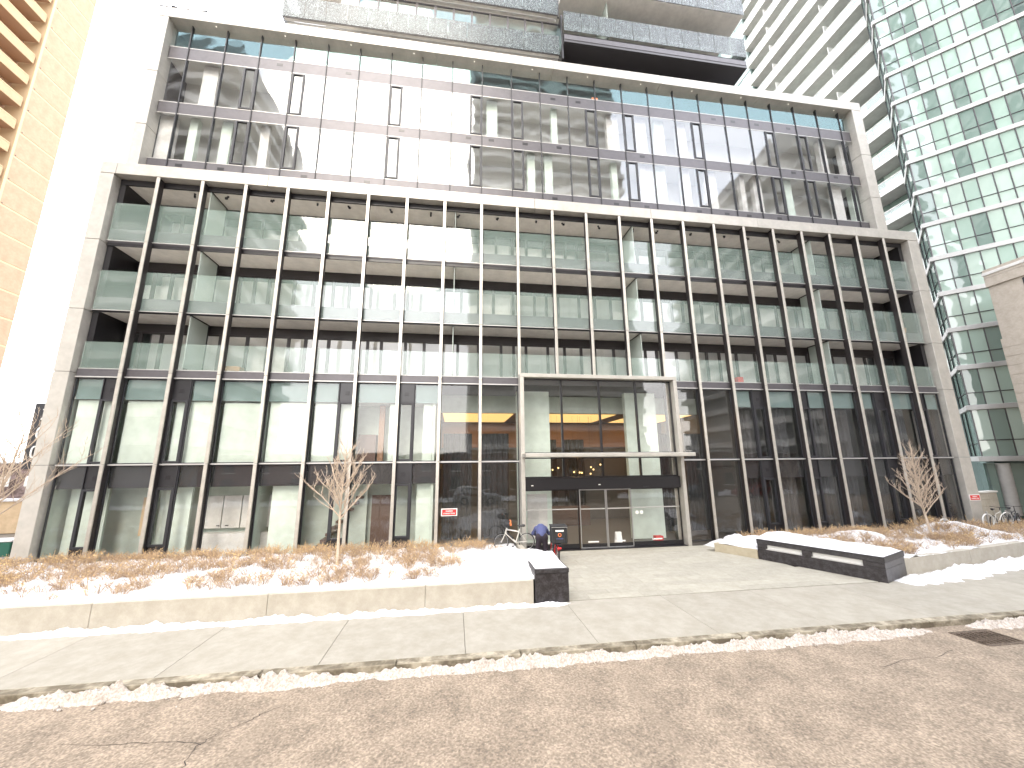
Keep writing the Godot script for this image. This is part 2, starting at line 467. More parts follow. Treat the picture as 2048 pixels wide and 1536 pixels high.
func build_lower_block() -> void:
	edge = [-21.8]
	for k in range(1, 23): edge.append((k - 11.5) * 1.9)
	edge.append(21.72)
	# light metal surround in panels with open joints
	var lv := [-0.3, 3.9, 7.72, 10.5, 13.8, 17.17]
	for k in 5:
		bx(BL, "frame_panel", M.frame, -22.4, -21.8, lv[k] + 0.008, lv[k + 1] - 0.008, -0.5, 0.0, 0.012)
		bx(BL, "frame_panel", M.frame, 21.72, 22.46, lv[k] + 0.008, lv[k + 1] - 0.008, -0.5, 0.0, 0.012)
	var bm := [-22.4, -21.75, -15.2, -8.55, -1.9, 4.75, 11.4, 18.05, 22.46]
	for k in 8:
		bx(BL, "frame_panel", M.frame, bm[k] + (0.007 if k else 0.0), bm[k + 1] - (0.007 if k < 7 else 0.0), 17.18, 17.78, -0.6, 0.0, 0.012)
	bx(BL, "joint_backing", M.dark, -22.3, 22.36, 17.25, 17.7, -0.7, -0.05)
	# fins: a pale cap in lengths on a deep dark blade
	var cap := MB.new()
	var blade := MB.new()
	var capu := MB.new()
	var bladeu := MB.new()
	for k in 5:
		cap.box(-0.07, 0.07, maxf(lv[k], 0.0) + 0.006, lv[k + 1] - 0.006, -0.06, 0.0, 0.01)
		if k >= 2: capu.box(-0.07, 0.07, (7.98 if k == 2 else lv[k]) + 0.006, lv[k + 1] - 0.006, -0.06, 0.0, 0.01)
	blade.box(-0.04, 0.04, 0.0, 17.15, -0.36, -0.055)
	bladeu.box(-0.04, 0.04, 7.98, 17.15, -0.36, -0.055)
	var meshes := [cap.mesh(), blade.mesh(), capu.mesh(), bladeu.mesh()]
	for k in range(1, 23):
		var up := k >= 11 and k <= 13
		var f := put(BL, "fin", meshes[3 if up else 1], M.bronze, Vector3(edge[k], 0, 0))
		put(f, "cap", meshes[2 if up else 0], M.fin_cap)
	# shell: side walls, back, roof, floors
	bx(BL, "side_wall", M.grey_metal, -22.35, -22.05, -0.3, 17.6, -14.0, -0.52)
	bx(BL, "side_wall", M.grey_metal, 22.1, 22.4, -0.3, 17.6, -14.0, -0.52)
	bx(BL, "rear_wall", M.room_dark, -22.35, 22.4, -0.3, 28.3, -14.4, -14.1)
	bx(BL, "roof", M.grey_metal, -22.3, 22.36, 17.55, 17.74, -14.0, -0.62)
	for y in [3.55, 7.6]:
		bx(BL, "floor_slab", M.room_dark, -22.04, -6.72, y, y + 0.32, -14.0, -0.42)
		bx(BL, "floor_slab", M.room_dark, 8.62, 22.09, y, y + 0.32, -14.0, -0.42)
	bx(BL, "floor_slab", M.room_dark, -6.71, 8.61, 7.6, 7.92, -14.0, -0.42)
	bx(BL, "ground_floor", M.floor_in, -22.04, 22.09, -0.3, -0.02, -14.0, -0.2)
	# three balcony storeys
	var rail := [[7.95, 9.12], [10.6, 12.45], [13.95, 15.85]]
	var slab := [[7.93, 8.0], [10.55, 11.2], [13.75, 14.55]]
	for s in 3:
		var fl: float = slab[s][1]
		var top: float = [10.55, 13.75, 16.95][s]
		if s > 0: bx(BL, "balcony_slab", M.soffit, -21.78, 21.7, slab[s][0], slab[s][1], -1.9, -0.42)
		if s > 0: bx(BL, "slab_edge", M.black, -21.78, 21.7, slab[s][0] - 0.04, slab[s][0] + 0.1, -0.418, -0.37)
		if s > 0: bx(BL, "slab_face", M.grey_metal, -21.78, 21.7, slab[s][0] + 0.102, slab[s][1] + 0.02, -0.418, -0.39)
		bx(BL, "balcony_end_wall", M.black, -21.79, -21.55, fl, top, -1.88, -0.425)
		bx(BL, "balcony_end_wall", M.black, 21.47, 21.71, fl, top, -1.88, -0.425)
		bx(BL, "window_head", M.bronze, -21.5, 21.42, top - 0.42, top - 0.002, -1.99, -1.88)
		bx(BL, "room_wall", M.room, -21.5, 21.42, fl, top, -3.6, -3.5)
		for k in range(1, 24):
			var x0: float = edge[k - 1] + 0.065
			var x1: float = edge[k] - 0.065
			pn(BL, "railing_panel", M.g_rail, x0, x1, rail[s][0], rail[s][1], -0.302, 0.004)
			# back glazing, sashes of uneven width
			var a: float = maxf(edge[k - 1], -21.5)
			var b: float = minf(edge[k], 21.42)
			var cut: float = a + (b - a) * [0.5, 0.36, 0.64, 0.42][(k * 3 + s) % 4]
			window_unit(BL, "balcony_window", a, cut, fl + 0.05, top - 0.42, -1.94, 0.075, M.bronze, M.g_low)
			window_unit(BL, "balcony_window", cut, b, fl + 0.05, top - 0.42, -1.94, 0.075, M.bronze, M.g_low)
			if rng.randf() < 0.5:
				bx(BL, "window_shade", M.white, a + 0.1, b - 0.1, fl + 0.1, top - 0.6 - rng.randf() * 0.9, -2.35, -2.33)
		bx(BL, "rail_channel", M.alu, -21.76, 21.68, rail[s][0] - 0.035, rail[s][0] - 0.004, -0.33, -0.275)
		for x in [-17.9, -6.1, 3.8, 15.2]:
			var d := bx(BL, "divider_screen", M.frosted, x - 0.02, x + 0.02, fl + 0.1, top - 0.06, -1.72, -0.45)
			bx(d, "rail", M.black, x - 0.035, x + 0.035, top - 0.06, top - 0.005, -1.8, -0.43)
			bx(d, "post", M.black, x - 0.035, x + 0.035, fl, top - 0.07, -1.8, -1.725)
		if s == 2:
			for k in range(2, 23):
				var l := put(BL, "soffit_light", M.m_light, M.dark, Vector3((edge[k - 1] + edge[k]) / 2 + 0.2 * ((k % 3) - 1), 16.95, -0.75))
				l.rotation.y = k
	bx(BL, "balcony_ceiling", M.soffit, -21.78, 21.7, 16.95, 17.15, -1.9, -0.5)
	bx(BL, "slab_edge", M.black, -21.78, 21.7, 16.9, 17.16, -0.49, -0.4)
	# grey band over the two lower storeys
	for k in range(1, 24):
		if k >= 11 and k <= 14: continue
		var x0: float = edge[k - 1] + 0.045
		var x1: float = edge[k] - 0.045
		bx(BL, "band_panel", M.grey_metal, x0, x1, 7.585, 7.9, -0.4, -0.26, 0.008)
		bx(BL, "transom", M.alu, x0, x1, 7.53, 7.58, -0.4, -0.2, 0.006)
		bx(BL, "transom", M.alu, x0, x1, 3.86, 3.92, -0.4, -0.2, 0.006)
	# two glazed storeys
	var unit := {1: 1, 3: -1, 6: 1, 8: -1, 17: 1, 19: -1, 21: 1, 23: -1}
	for k in range(1, 24):
		if k >= 11 and k <= 14: continue
		var x0: float = edge[k - 1] + 0.045
		var x1: float = edge[k] - 0.045
		var lobby: bool = k == 9 or k == 10 or k == 15 or k == 16
		for s in 2:
			var y0: float = [0.04, 3.925][s]
			var y1: float = [3.855, 7.525][s]
			var g0 := x0
			var g1 := x1
			if unit.has(k):
				var ux0: float = x1 - 0.66 if unit[k] > 0 else x0
				var ux1: float = ux0 + 0.66
				if unit[k] > 0: g1 = ux0 - 0.03
				else: g0 = ux1 + 0.03
				var mx: float = g1 if unit[k] > 0 else ux1
				bx(BL, "mullion", M.dark, mx, mx + 0.03, y0, y1, -0.42, -0.24)
				var sp: float = 2.95 if s == 0 else 6.62
				var p := bx(BL, "spandrel_panel", M.spandrel, ux0, ux1, sp, y1, -0.38, -0.3, 0.006)
				bx(p, "vent", M.black, ux0 + 0.24, ux0 + 0.42, sp + 0.32, sp + 0.5, -0.3, -0.285, 0.004)
				var sill: float = y0 + (0.62 if s == 0 else 0.02)
				window_unit(BL, "opening_window", ux0, ux1, sill, sp - 0.01, -0.3, 0.085, M.dark, M.g_low, 0.14)
				if s == 0: bx(BL, "spandrel_panel", M.spandrel, ux0, ux1, y0, sill - 0.005, -0.38, -0.3, 0.006)
			window_unit(BL, "glazing", g0, g1, y0, y1, -0.33, 0.035, M.dark, M.g_low)
			if not lobby:
				bx(BL, "backing_panel", M.spandrel if s == 0 else M.tower_core, g0 + 0.04, g1 - 0.04, 2.95 if s == 0 else 6.62, y1 - 0.04, -0.45, -0.41)

func build_interiors() -> void:
	# party walls between the homes and the lobby
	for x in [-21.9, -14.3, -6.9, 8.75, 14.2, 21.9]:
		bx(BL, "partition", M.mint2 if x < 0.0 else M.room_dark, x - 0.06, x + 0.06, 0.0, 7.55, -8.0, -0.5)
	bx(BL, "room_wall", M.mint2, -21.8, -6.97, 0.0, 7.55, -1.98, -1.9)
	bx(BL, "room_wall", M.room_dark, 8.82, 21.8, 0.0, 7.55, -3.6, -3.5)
	for y in [2.95, 6.62]:
		bx(BL, "room_ceiling", M.white, -21.8, -6.97, y + 0.02, y + 0.12, -1.89, -0.47)
	# upper storey, left: pale roller shades drawn down
	for k in range(1, 7):
		var d: float = [0.0, 0.02, 0.0, 0.05, 0.0, 0.03][k - 1]
		bx(BL, "roller_shade", M.mint if k % 2 else M.mint2, edge[k - 1] + 0.12, edge[k] - 0.12, 3.95, 6.6 - d, -0.56, -0.55)
	bx(BL, "wood_column", M.wood, -9.5, -9.25, 3.95, 6.6, -1.3, -1.1)
	bx(BL, "cabinet", M.wood_dark, -10.4, -9.6, 3.95, 5.2, -1.6, -1.1)
	bx(BL, "column", M.mint, -8.95, -8.55, 3.95, 6.6, -0.9, -0.6)
	bx(BL, "column", M.mint, -7.4, -6.98, 3.95, 6.6, -0.95, -0.6)
	# ground storey, left
	bx(BL, "inner_wall", M.mint, -21.7, -20.3, 0.0, 2.95, -1.2, -1.1)
	bx(BL, "door_frame", M.black, -18.95, -18.8, 0.0, 2.6, -1.6, -1.5)
	bx(BL, "door_leaf", M.precast_rib, -19.3, -18.96, 0.9, 2.5, -1.65, -1.6)
	bx(BL, "inner_wall", M.mint, -18.0, -17.0, 0.0, 2.95, -1.0, -0.9)
	for k in 4:
		var o := bx(BL, "cupboard_door", M.white, -16.9 + k * 0.78, -16.16 + k * 0.78, 1.1, 2.5, -1.75, -1.7, 0.008)
		bx(o, "handle", M.black, -16.3 + k * 0.78 - (0.42 if k % 2 else 0.0), -16.18 + k * 0.78 - (0.42 if k % 2 else 0.0), 1.2, 1.24, -1.7, -1.66)
	bx(BL, "kitchen_counter", M.white, -16.9, -13.9, 0.0, 0.95, -1.7, -1.2)
	bx(BL, "inner_wall", M.mint, -13.75, -12.5, 0.0, 2.93, -0.85, -0.75)
	# a stair flight behind the tree
	var st := MB.new()
	for k in 9:
		st.box(-11.9 + k * 0.2, -11.65 + k * 0.2, 0.2 + k * 0.26, 0.32 + k * 0.26, -1.9, -1.0)
	put(BL, "stair_flight", st.mesh(), M.wood_dark)
	bx(BL, "inner_door", M.wood_dark, -9.7, -8.8, 0.0, 2.4, -1.6, -1.55)
	bx(BL, "inner_wall", M.mint, -7.6, -6.98, 0.0, 2.93, -0.9, -0.8)
	bx(BL, "inner_wall", M.mint, -11.0, -9.9, 0.0, 2.93, -1.6, -1.5)
	# right: heavy drapes in both storeys
	for s in 2:
		for k in range(17, 24):
			var x0: float = edge[k - 1] + 0.1
			var wd: float = [1.2, 1.55, 0.9, 1.4, 1.1, 1.5, 0.8][k - 17]
			var off: float = [0.1, 0.0, 0.7, 0.2, 0.5, 0.1, 0.9][k - 17]
			var y0: float = [0.05, 3.95][s]
			var y1: float = [2.93, 6.6][s]
			var ph := rng.randf() * 6.0
			var m := MB.new()
			m.grid(40, 1, func(u: float, w: float) -> Vector3:
				return Vector3(x0 + off + u * wd, lerpf(y0, y1, w), -0.85 + 0.07 * sin(u * 30.0 + ph) + 0.03 * sin(u * 71.0 + ph * 2.0)))
			put(BL, "curtain", m.mesh(), M.curtain if (k + s) % 3 else M.curtain_pale)
	bx(BL, "column", M.white, 20.6, 21.3, 3.95, 6.6, -1.0, -0.8)
	# lobby
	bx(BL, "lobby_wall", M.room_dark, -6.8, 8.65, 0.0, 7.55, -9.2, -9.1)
	bx(BL, "lobby_pier", M.mint, -2.75, -1.05, 0.0, 7.5, -1.9, -1.6)
	bx(BL, "lobby_pier", M.mint, 3.15, 4.9, 0.0, 7.5, -1.9, -1.6)
	bx(BL, "lobby_bulkhead", M.mint2, -6.8, 8.65, 6.62, 7.58, -3.8, -3.6)
	bx(BL, "lobby_ceiling", M.wood, -6.8, 8.65, 6.62, 6.78, -9.1, -3.82)
	bx(BL, "wood_band", M.wood, -6.8, 8.65, 4.9, 6.6, -9.09, -9.0)
	for x in [[-6.6, -2.6], [-1.0, 3.6], [4.9, 8.5]]:
		var g := bx(BL, "ceiling_light", M.glow, x[0], x[1], 6.585, 6.615, -8.3, -3.95)
		var l := AreaLight3D.new()
		l.name = "lobby_light"
		l.area_size = Vector2(x[1] - x[0] - 0.1, 4.2)
		l.light_color = Color(1.0, 0.78, 0.5)
		l.light_energy = 0.7
		l.shadow_enabled = true
		add_child(l, true)
		l.position = Vector3((x[0] + x[1]) / 2, 6.56, -6.1)
		l.rotation.x = -PI / 2
	for x in [[-6.5, -5.0], [-4.6, -3.0], [5.4, 6.6], [7.2, 8.5], [-0.9, 1.0], [1.5, 3.0]]:
		var m := MB.new()
		var x0: float = x[0]
		var x1: float = x[1]
		m.grid(40, 1, func(u: float, w: float) -> Vector3:
			return Vector3(lerpf(x0, x1, u), lerpf(0.05, 5.4, w), (-3.0 if x0 < -2.0 or x0 > 5.0 else -8.3) + 0.08 * sin(u * 34.0 + x0)))
		put(BL, "lobby_drape", m.mesh(), M.curtain)
	bx(BL, "reception_desk", M.wood_dark, -0.6, 2.6, 0.0, 1.1, -7.2, -6.5)
	bx(BL, "wall_panel", M.white, -2.3, -1.3, 0.2, 2.3, -1.59, -1.56)

func build_entrance() -> void:
	bx(BL, "portal_leg", M.frame, -2.92, -2.74, 0.0, 7.8, -0.1, 0.5, 0.01)
	bx(BL, "portal_leg", M.frame, 4.83, 5.01, 0.0, 7.8, -0.1, 0.5, 0.01)
	bx(BL, "portal_head", M.frame, -2.92, 5.01, 7.805, 7.98, -0.1, 0.5, 0.01)
	bx(BL, "entrance_canopy", M.frame, -2.88, 5.0, 4.05, 4.22, 0.3, 1.5, 0.015)
	var mx := [-2.73, -0.86, 1.05, 2.95, 4.82]
	for k in 4:
		window_unit(BL, "portal_glazing", mx[k], mx[k + 1], 4.24, 7.79, 0.12, 0.045, M.black, M.g_low, 0.12)
		window_unit(BL, "portal_transom", mx[k], mx[k + 1], 3.14, 4.04, 0.12, 0.045, M.black, M.g_low, 0.12)
	var hd := bx(BL, "door_header", M.black, -2.73, 4.82, 2.6, 3.135, 0.02, 0.32, 0.01)
	for x in [-2.45, 0.72]:
		bx(hd, "sensor", M.sign_white, x, x + 0.1, 2.78, 2.82, 0.32, 0.335)
	bx(hd, "sensor", M.dark, 2.9, 3.2, 2.62, 2.68, 0.32, 0.36)
	for x in [[-2.72, -0.22, 0.12], [-0.2, 1.06, 0.24], [1.08, 2.3, 0.24], [2.32, 4.81, 0.12]]:
		var d := window_unit(BL, "door", x[0], x[1], 0.03, 2.59, x[2], 0.04, M.steel if x[2] > 0.2 else M.black, M.g_door, 0.06)
		bx(d, "bottom_rail", M.black, x[0] + 0.04, x[1] - 0.04, 0.075, 0.22, x[2] - 0.025, x[2] + 0.025)
		bx(d, "cross_rail", M.alu, x[0] + 0.04, x[1] - 0.04, 1.7, 1.745, x[2] - 0.02, x[2] + 0.02)
		bx(d, "decal", M.sign_white, (x[0] + x[1]) / 2 - 0.3, (x[0] + x[1]) / 2 + 0.2, 0.27, 0.33, x[2] + 0.009, x[2] + 0.012)
	for x in [2.6, 2.82]:
		var r := MB.new()
		r.tube([Vector3(0, 0, 0), Vector3(0, 0, 0.006)], [0.085, 0.085], 16)
		put(BL, "round_decal", r.mesh(), M.sign_white, Vector3(x, 1.5, 0.13))
	bx(BL, "threshold", M.black, -2.73, 4.82, 0.0, 0.025, -0.05, 0.45)

func build_upper_block() -> void:
	var zf := -1.0
	var zg := -1.4
	var lv := [17.76, 20.9, 24.2, 27.8]
	for k in 3:
		bx(BL, "upper_frame_panel", M.frame, -22.28, -21.75, lv[k] + 0.008, lv[k + 1] - 0.008, -1.7, zf, 0.012)
		bx(BL, "upper_frame_panel", M.frame, 21.1, 21.85, lv[k] + 0.008, lv[k + 1] - 0.008, -1.7, zf, 0.012)
	var bm := [-22.28, -21.7, -14.6, -7.45, -0.3, 6.85, 14.0, 21.05, 21.85]
	for k in 8:
		bx(BL, "upper_frame_panel", M.frame, bm[k] + (0.007 if k else 0.0), bm[k + 1] - (0.007 if k < 7 else 0.0), 27.81, 28.45, -1.8, zf, 0.012)
	bx(BL, "upper_side_wall", M.grey_metal, -22.2, -21.95, 17.76, 28.3, -14.0, -1.72)
	bx(BL, "upper_side_wall", M.grey_metal, 21.5, 21.78, 17.76, 28.3, -14.0, -1.72)
	bx(BL, "upper_roof", M.grey_metal, -22.2, 21.8, 28.15, 28.4, -14.0, -1.82)
	for y in [18.6, 22.3, 25.85]:
		bx(BL, "upper_floor_slab", M.room, -21.9, 21.5, y, y + 0.35, -14.0, -1.55)
	bx(BL, "upper_room_wall", M.room, -21.9, 21.5, 18.0, 28.1, -3.3, -3.2)
	var mx := [-21.74]
	for k in 24: mx.append(-20.77 + 1.788 * k)
	mx.append(21.09)
	var rows := [[18.55, 19.25, 0], [19.3, 22.03, 1], [22.08, 22.72, 0], [22.77, 25.52, 1], [25.57, 26.3, 0], [26.35, 27.8, 2]]
	var unit := {2: 1, 4: -1, 7: -1, 9: 1, 11: -1, 13: 1, 15: -1, 17: 1, 20: 1, 22: -1}
	for k in 25:
		var x0: float = mx[k] + 0.025
		var x1: float = mx[k + 1] - 0.025
		if k > 0: bx(BL, "upper_mullion", M.dark, mx[k] - 0.024, mx[k] + 0.024, 18.4, 27.8, zg - 0.12, zg + 0.05)
		for r in rows:
			var kind: int = r[2]
			if kind == 0:
				var p := bx(BL, "upper_spandrel", M.grey_metal, x0, x1, r[0], r[1], zg - 0.06, zg + 0.004, 0.006)
				if rng.randf() < 0.4 and k > 0 and k < 24:
					var vx: float = x0 + 0.3 + rng.randf() * 0.8
					bx(p, "vent", M.spandrel, vx, vx + 0.32, r[0] + 0.34, r[0] + 0.5, zg + 0.004, zg + 0.012)
				continue
			var g0 := x0
			var g1 := x1
			if kind == 1 and unit.has(k):
				var ux0: float = x1 - 0.66 if unit[k] > 0 else x0
				if unit[k] > 0: g1 = ux0 - 0.03
				else: g0 = ux0 + 0.69
				window_unit(BL, "upper_opening_window", ux0, ux0 + 0.66, r[0] + 0.02, r[1] - 0.02, zg - 0.02, 0.085, M.dark, M.g_up, 0.13)
				bx(BL, "upper_mullion", M.dark, g1 if unit[k] > 0 else ux0 + 0.66, (g1 if unit[k] > 0 else ux0 + 0.66) + 0.03, r[0], r[1], zg - 0.1, zg + 0.02)
			var pane := pn(BL, "upper_pane", M.g_up if kind == 1 else M.g_top, g0, g1, r[0], r[1], zg - 0.006, 0.004)
			pane.rotation = Vector3(rng.randf_range(-1, 1) * 0.004, rng.randf_range(-1, 1) * 0.006, 0)
			if kind == 1 and rng.randf() < 0.55:
				var cx: float = lerpf(g0, g1, rng.randf_range(0.25, 0.75))
				var cw := rng.randf_range(0.15, 0.45)
				bx(BL, "upper_column", M.mint if rng.randf() < 0.6 else M.white, cx - cw, cx + cw, r[0] - 0.2, r[1] + 0.2, -2.1, -1.8)
	for y in [19.27, 22.05, 22.745, 25.545, 26.325]:
		bx(BL, "upper_transom", M.alu, -21.74, 21.09, y - 0.018, y + 0.018, zg - 0.05, zg + 0.012)
	# little downlights in the soffit of the frame
	for k in 12:
		var x := -19.5 + k * 3.58
		put(BL, "soffit_spotlight", M.m_spot, M.spot, Vector3(x, 27.79, -1.2))

func build_tower_base() -> void:
	# the tower that rises from the block: balconies with patterned glass
	var w := func(x0: float, x1: float, step: float, y0: float, y1: float, z: float) -> void:
		var x := x0
		while x < x1 - 0.05:
			var e := minf(x + step, x1)
			bx(BL, "patterned_panel", M.frit, x + 0.012, e - 0.012, y0, y1, z - 0.012, z)
			x = e
	# left: long balcony
	for s in 3:
		var y := 29.5 + s * 3.25
		w.call(-16.35, 0.3, 1.19, y, y + 1.5, -1.4)
		bx(BL, "tower_slab", M.soffit, -16.3, 0.28, y + 0.05, y + 0.3, -4.0, -1.9)
		bx(BL, "tower_slab", M.soffit, -16.3, 0.28, y + 0.05, y + 0.3, -1.7, -1.46)
		bx(BL, "tower_slab_edge", M.bronze, -16.3, 0.28, y - 0.06, y + 0.32, -1.45, -1.42)
		for k in 3: bx(BL, "patterned_panel", M.frit, -16.37, -16.35, y, y + 1.5, -1.42 - k * 0.9 - 0.88, -1.42 - k * 0.9)
		for k in 11:
			window_unit(BL, "tower_window", -12.3 + k * 1.16, -12.3 + (k + 1) * 1.16, y + 0.32, y + 3.0, -1.8, 0.06, M.grey_metal, M.g_top)
	bx(BL, "tower_inner_wall", M.room, -12.2, 0.4, 28.45, 39.0, -3.1, -3.0)
	bx(BL, "tower_core", M.room, -15.2, 13.0, 28.4, 39.0, -13.0, -4.6)
	bx(BL, "tower_pier", M.soffit, -13.4, -12.35, 28.4, 39.0, -4.2, -2.0)
	# right: a box with a black underside, balconies over it
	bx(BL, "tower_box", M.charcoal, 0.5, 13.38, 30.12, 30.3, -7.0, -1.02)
	bx(BL, "tower_fascia", M.grey_metal, 0.52, 13.36, 30.302, 30.68, -1.3, -1.0, 0.01)
	bx(BL, "tower_reveal", M.grey_metal, 0.55, 13.3, 30.69, 31.0, -1.5, -1.2)
	bx(BL, "tower_box_side", M.black, 0.38, 0.49, 29.0, 32.5, -5.0, -1.2)
	for s in 3:
		var y := 30.98 + s * 3.25
		w.call(0.5, 13.45, 1.18, y, y + 1.55, -0.98 + (0.32 if s else 0.0))
		for k in 3: bx(BL, "patterned_panel", M.frit, 13.43, 13.45, y, y + 1.55, -1.0 - k * 1.0 - 0.98, -1.0 - k * 1.0)
		if s: bx(BL, "tower_slab", M.soffit, 0.5, 13.42, y - 0.02, y + 0.3, -5.0, -0.72)
		bx(BL, "tower_divider", M.frosted, 3.6, 3.64, y + 0.3, y + 3.2, -3.2, -1.2)
		for k in 11:
			window_unit(BL, "tower_window", 0.6 + k * 1.16, 0.6 + (k + 1) * 1.16, y + 0.32, y + 3.2, -4.4, 0.06, M.grey_metal, M.g_top)

# ------------------------------------------------------------------ neighbours
func fbx(parent: Node, called: String, m: Material, t: Transform3D, x0: float, x1: float, y0: float, y1: float, z0: float, z1: float, bv := 0.0) -> MeshInstance3D:
	var o := bx(parent, called, m, x0, x1, y0, y1, z0, z1, bv)
	o.transform = t * Transform3D(Basis.IDENTITY, o.position)
	return o

func fpn(parent: Node, called: String, m: Material, t: Transform3D, x0: float, x1: float, y0: float, y1: float, z: float) -> MeshInstance3D:
	var o := pn(parent, called, m, x0, x1, y0, y1, z, 0.006)
	o.transform = t * Transform3D(Basis.IDENTITY, o.position)
	return o

func face(origin: Vector3, along: Vector3) -> Transform3D:
	var a := along.normalized()
	return Transform3D(Basis(a, Vector3.UP, a.cross(Vector3.UP)), origin)

func build_glass_tower() -> void:
	var T := thing("glass_tower", "tall green glass tower with white balconies stepped up its side", "building")
	var K := Vector3(31.27, 0, -5.06)
	var Bp := Vector3(33.7, 0, -7.1)
	var fr := face(K, Vector3(0.68, 0, 0.733))
	var ff := face(Bp, K - Bp)
	var core := MB.new()
	var e := K + Vector3(0.68, 0, 0.733) * 16.0
	core.prism([Vector2(35.6, -38), Vector2(35.6, -7.9), Vector2(32.1, -4.95), Vector2(e.x + 0.5, e.z - 0.4), Vector2(62, 2), Vector2(62, -38)], -0.2, 90.0)
	put(T, "core", core.mesh(), M.tower_core)
	var fl := [3.8, 7.46]
	for k in 22: fl.append(10.46 + 2.953 * k)
	var bay := 0.8
	for f in fl.size():
		var y: float = fl[f]
		fbx(T, "floor_band", M.band, fr, -0.15, 16.0, y - 0.17, y + 0.19, -0.3, 0.12, 0.02)
		fbx(T, "floor_band", M.band, ff, -0.05, 3.02, y - 0.17, y + 0.19, -0.3, 0.1, 0.02)
		if f + 1 >= fl.size(): break
		var y1: float = fl[f + 1] - 0.18
		var y0 := y + 0.2
		var ym := y0 + (y1 - y0) * 0.34
		for k in 13:
			var x0 := 0.1 + k * bay
			fbx(T, "mullion", M.grey_metal, fr, x0 - 0.05, x0 - 0.005, y0, y1, -0.12, 0.05)
			var pk: int = [0, 0, 1, 1, 1, 2, 2][rng.randi() % 7] if not (k in [9, 10] and f > 5) else 3  # two upper columns take the darkest tint: reflection of a dark building, painted
			var p := fpn(T, "window_pane", M.far_pane[pk], fr, x0, x0 + bay - 0.06, ym + 0.03, y1, -0.01)
			var q := fpn(T, "lower_pane", M.far_pane[pk], fr, x0, x0 + bay - 0.06, y0, ym - 0.03, -0.01)
			p.rotate_y(rng.randf_range(-0.012, 0.012))
			q.rotate_y(rng.randf_range(-0.012, 0.012))
			fbx(T, "rail", M.dark, fr, x0, x0 + bay - 0.05, ym - 0.025, ym + 0.025, -0.06, 0.03)
		fbx(T, "end_glazing", M.far_pane[2], fr, 10.5, 16.0, y0, y1, -0.03, 0.0)
		for k in 2:
			window_pane_on(T, ff, 0.08 + k * 1.48, 1.46 + k * 1.48, y0, y1)
	# balconies stacked along the side
	for k in range(-5, 20):
		var y := 25.3 + 2.953 * k
		bx(T, "balcony_slab", M.slab_white, 33.7, 36.0, y, y + 0.2, -21.2, -7.15)
		bx(T, "balcony_edge", M.slab_edge, 33.66, 33.698, y, y + 0.42, -21.2, -7.12)
		bx(T, "balcony_rail_glass", M.g_rail, 33.67, 33.69, y + 0.42, y + 1.25, -21.18, -7.14)
		bx(T, "balcony_rail", M.slab_edge, 33.65, 33.71, y + 1.252, y + 1.31, -21.2, -7.12)
		bx(T, "balcony_end", M.slab_edge, 33.7, 35.4, y, y + 0.42, -21.24, -21.2)
		for z in [-11.0, -17.6]:
			bx(T, "balcony_divider", M.slab_edge, 33.75, 35.3, y + 0.2, y + 2.3, z - 0.03, z + 0.03)
		for j in 5:
			bx(T, "balcony_glazing", M.far_pane[rng.randi() % 3], 35.45, 35.47, y + 0.25, y + 2.9, -21.0 + j * 2.8, -18.25 + j * 2.8)
	for k in range(-4, 20):
		var y := 25.3 + 2.953 * k
		for j in 3:
			bx(T, "side_pane", M.far_pane[rng.randi() % 3], 34.2, 34.22, y + 0.1, y + 2.85, -26.0 + j * 1.55, -24.5 + j * 1.55)
	bx(T, "side_bay", M.tower_core, 34.3, 35.7, 0.0, 88.0, -26.0, -21.3)
	# ground storey
	for k in 8:
		fbx(T, "ground_pane", M.far_pane[3 if k % 3 else 2], fr, 0.1 + k * 2.0, 2.05 + k * 2.0, 0.0, 3.5, -0.5, -0.45)
	fbx(T, "ground_pane", M.far_pane[3], ff, 0.1, 3.0, 0.0, 3.5, -0.2, -0.15)
	for k in 4:
		var c := MB.new()
		c.tube([Vector3(0, 0, 0), Vector3(0, 3.5, 0)], [0.35, 0.35], 16)
		put(T, "column", c.mesh(), M.slab_white, K + Vector3(0.68, 0, 0.733) * (1.0 + 3.0 * k) + Vector3(0.3, 0, -0.3))

func window_pane_on(T: Node, f: Transform3D, x0: float, x1: float, y0: float, y1: float) -> void:
	var o := fbx(T, "side_window_frame", M.dark, f, x0 - 0.06, x0, y0, y1, -0.1, 0.06)
	fbx(T, "side_window_pane", M.far_pane[2], f, x0, x1, y0, y1, -0.03, -0.01)
	fbx(T, "side_window_bar", M.dark, f, x0, x1, y0 + 0.85, y0 + 0.9, -0.06, 0.03)
	o.set_meta("kind", "thing")

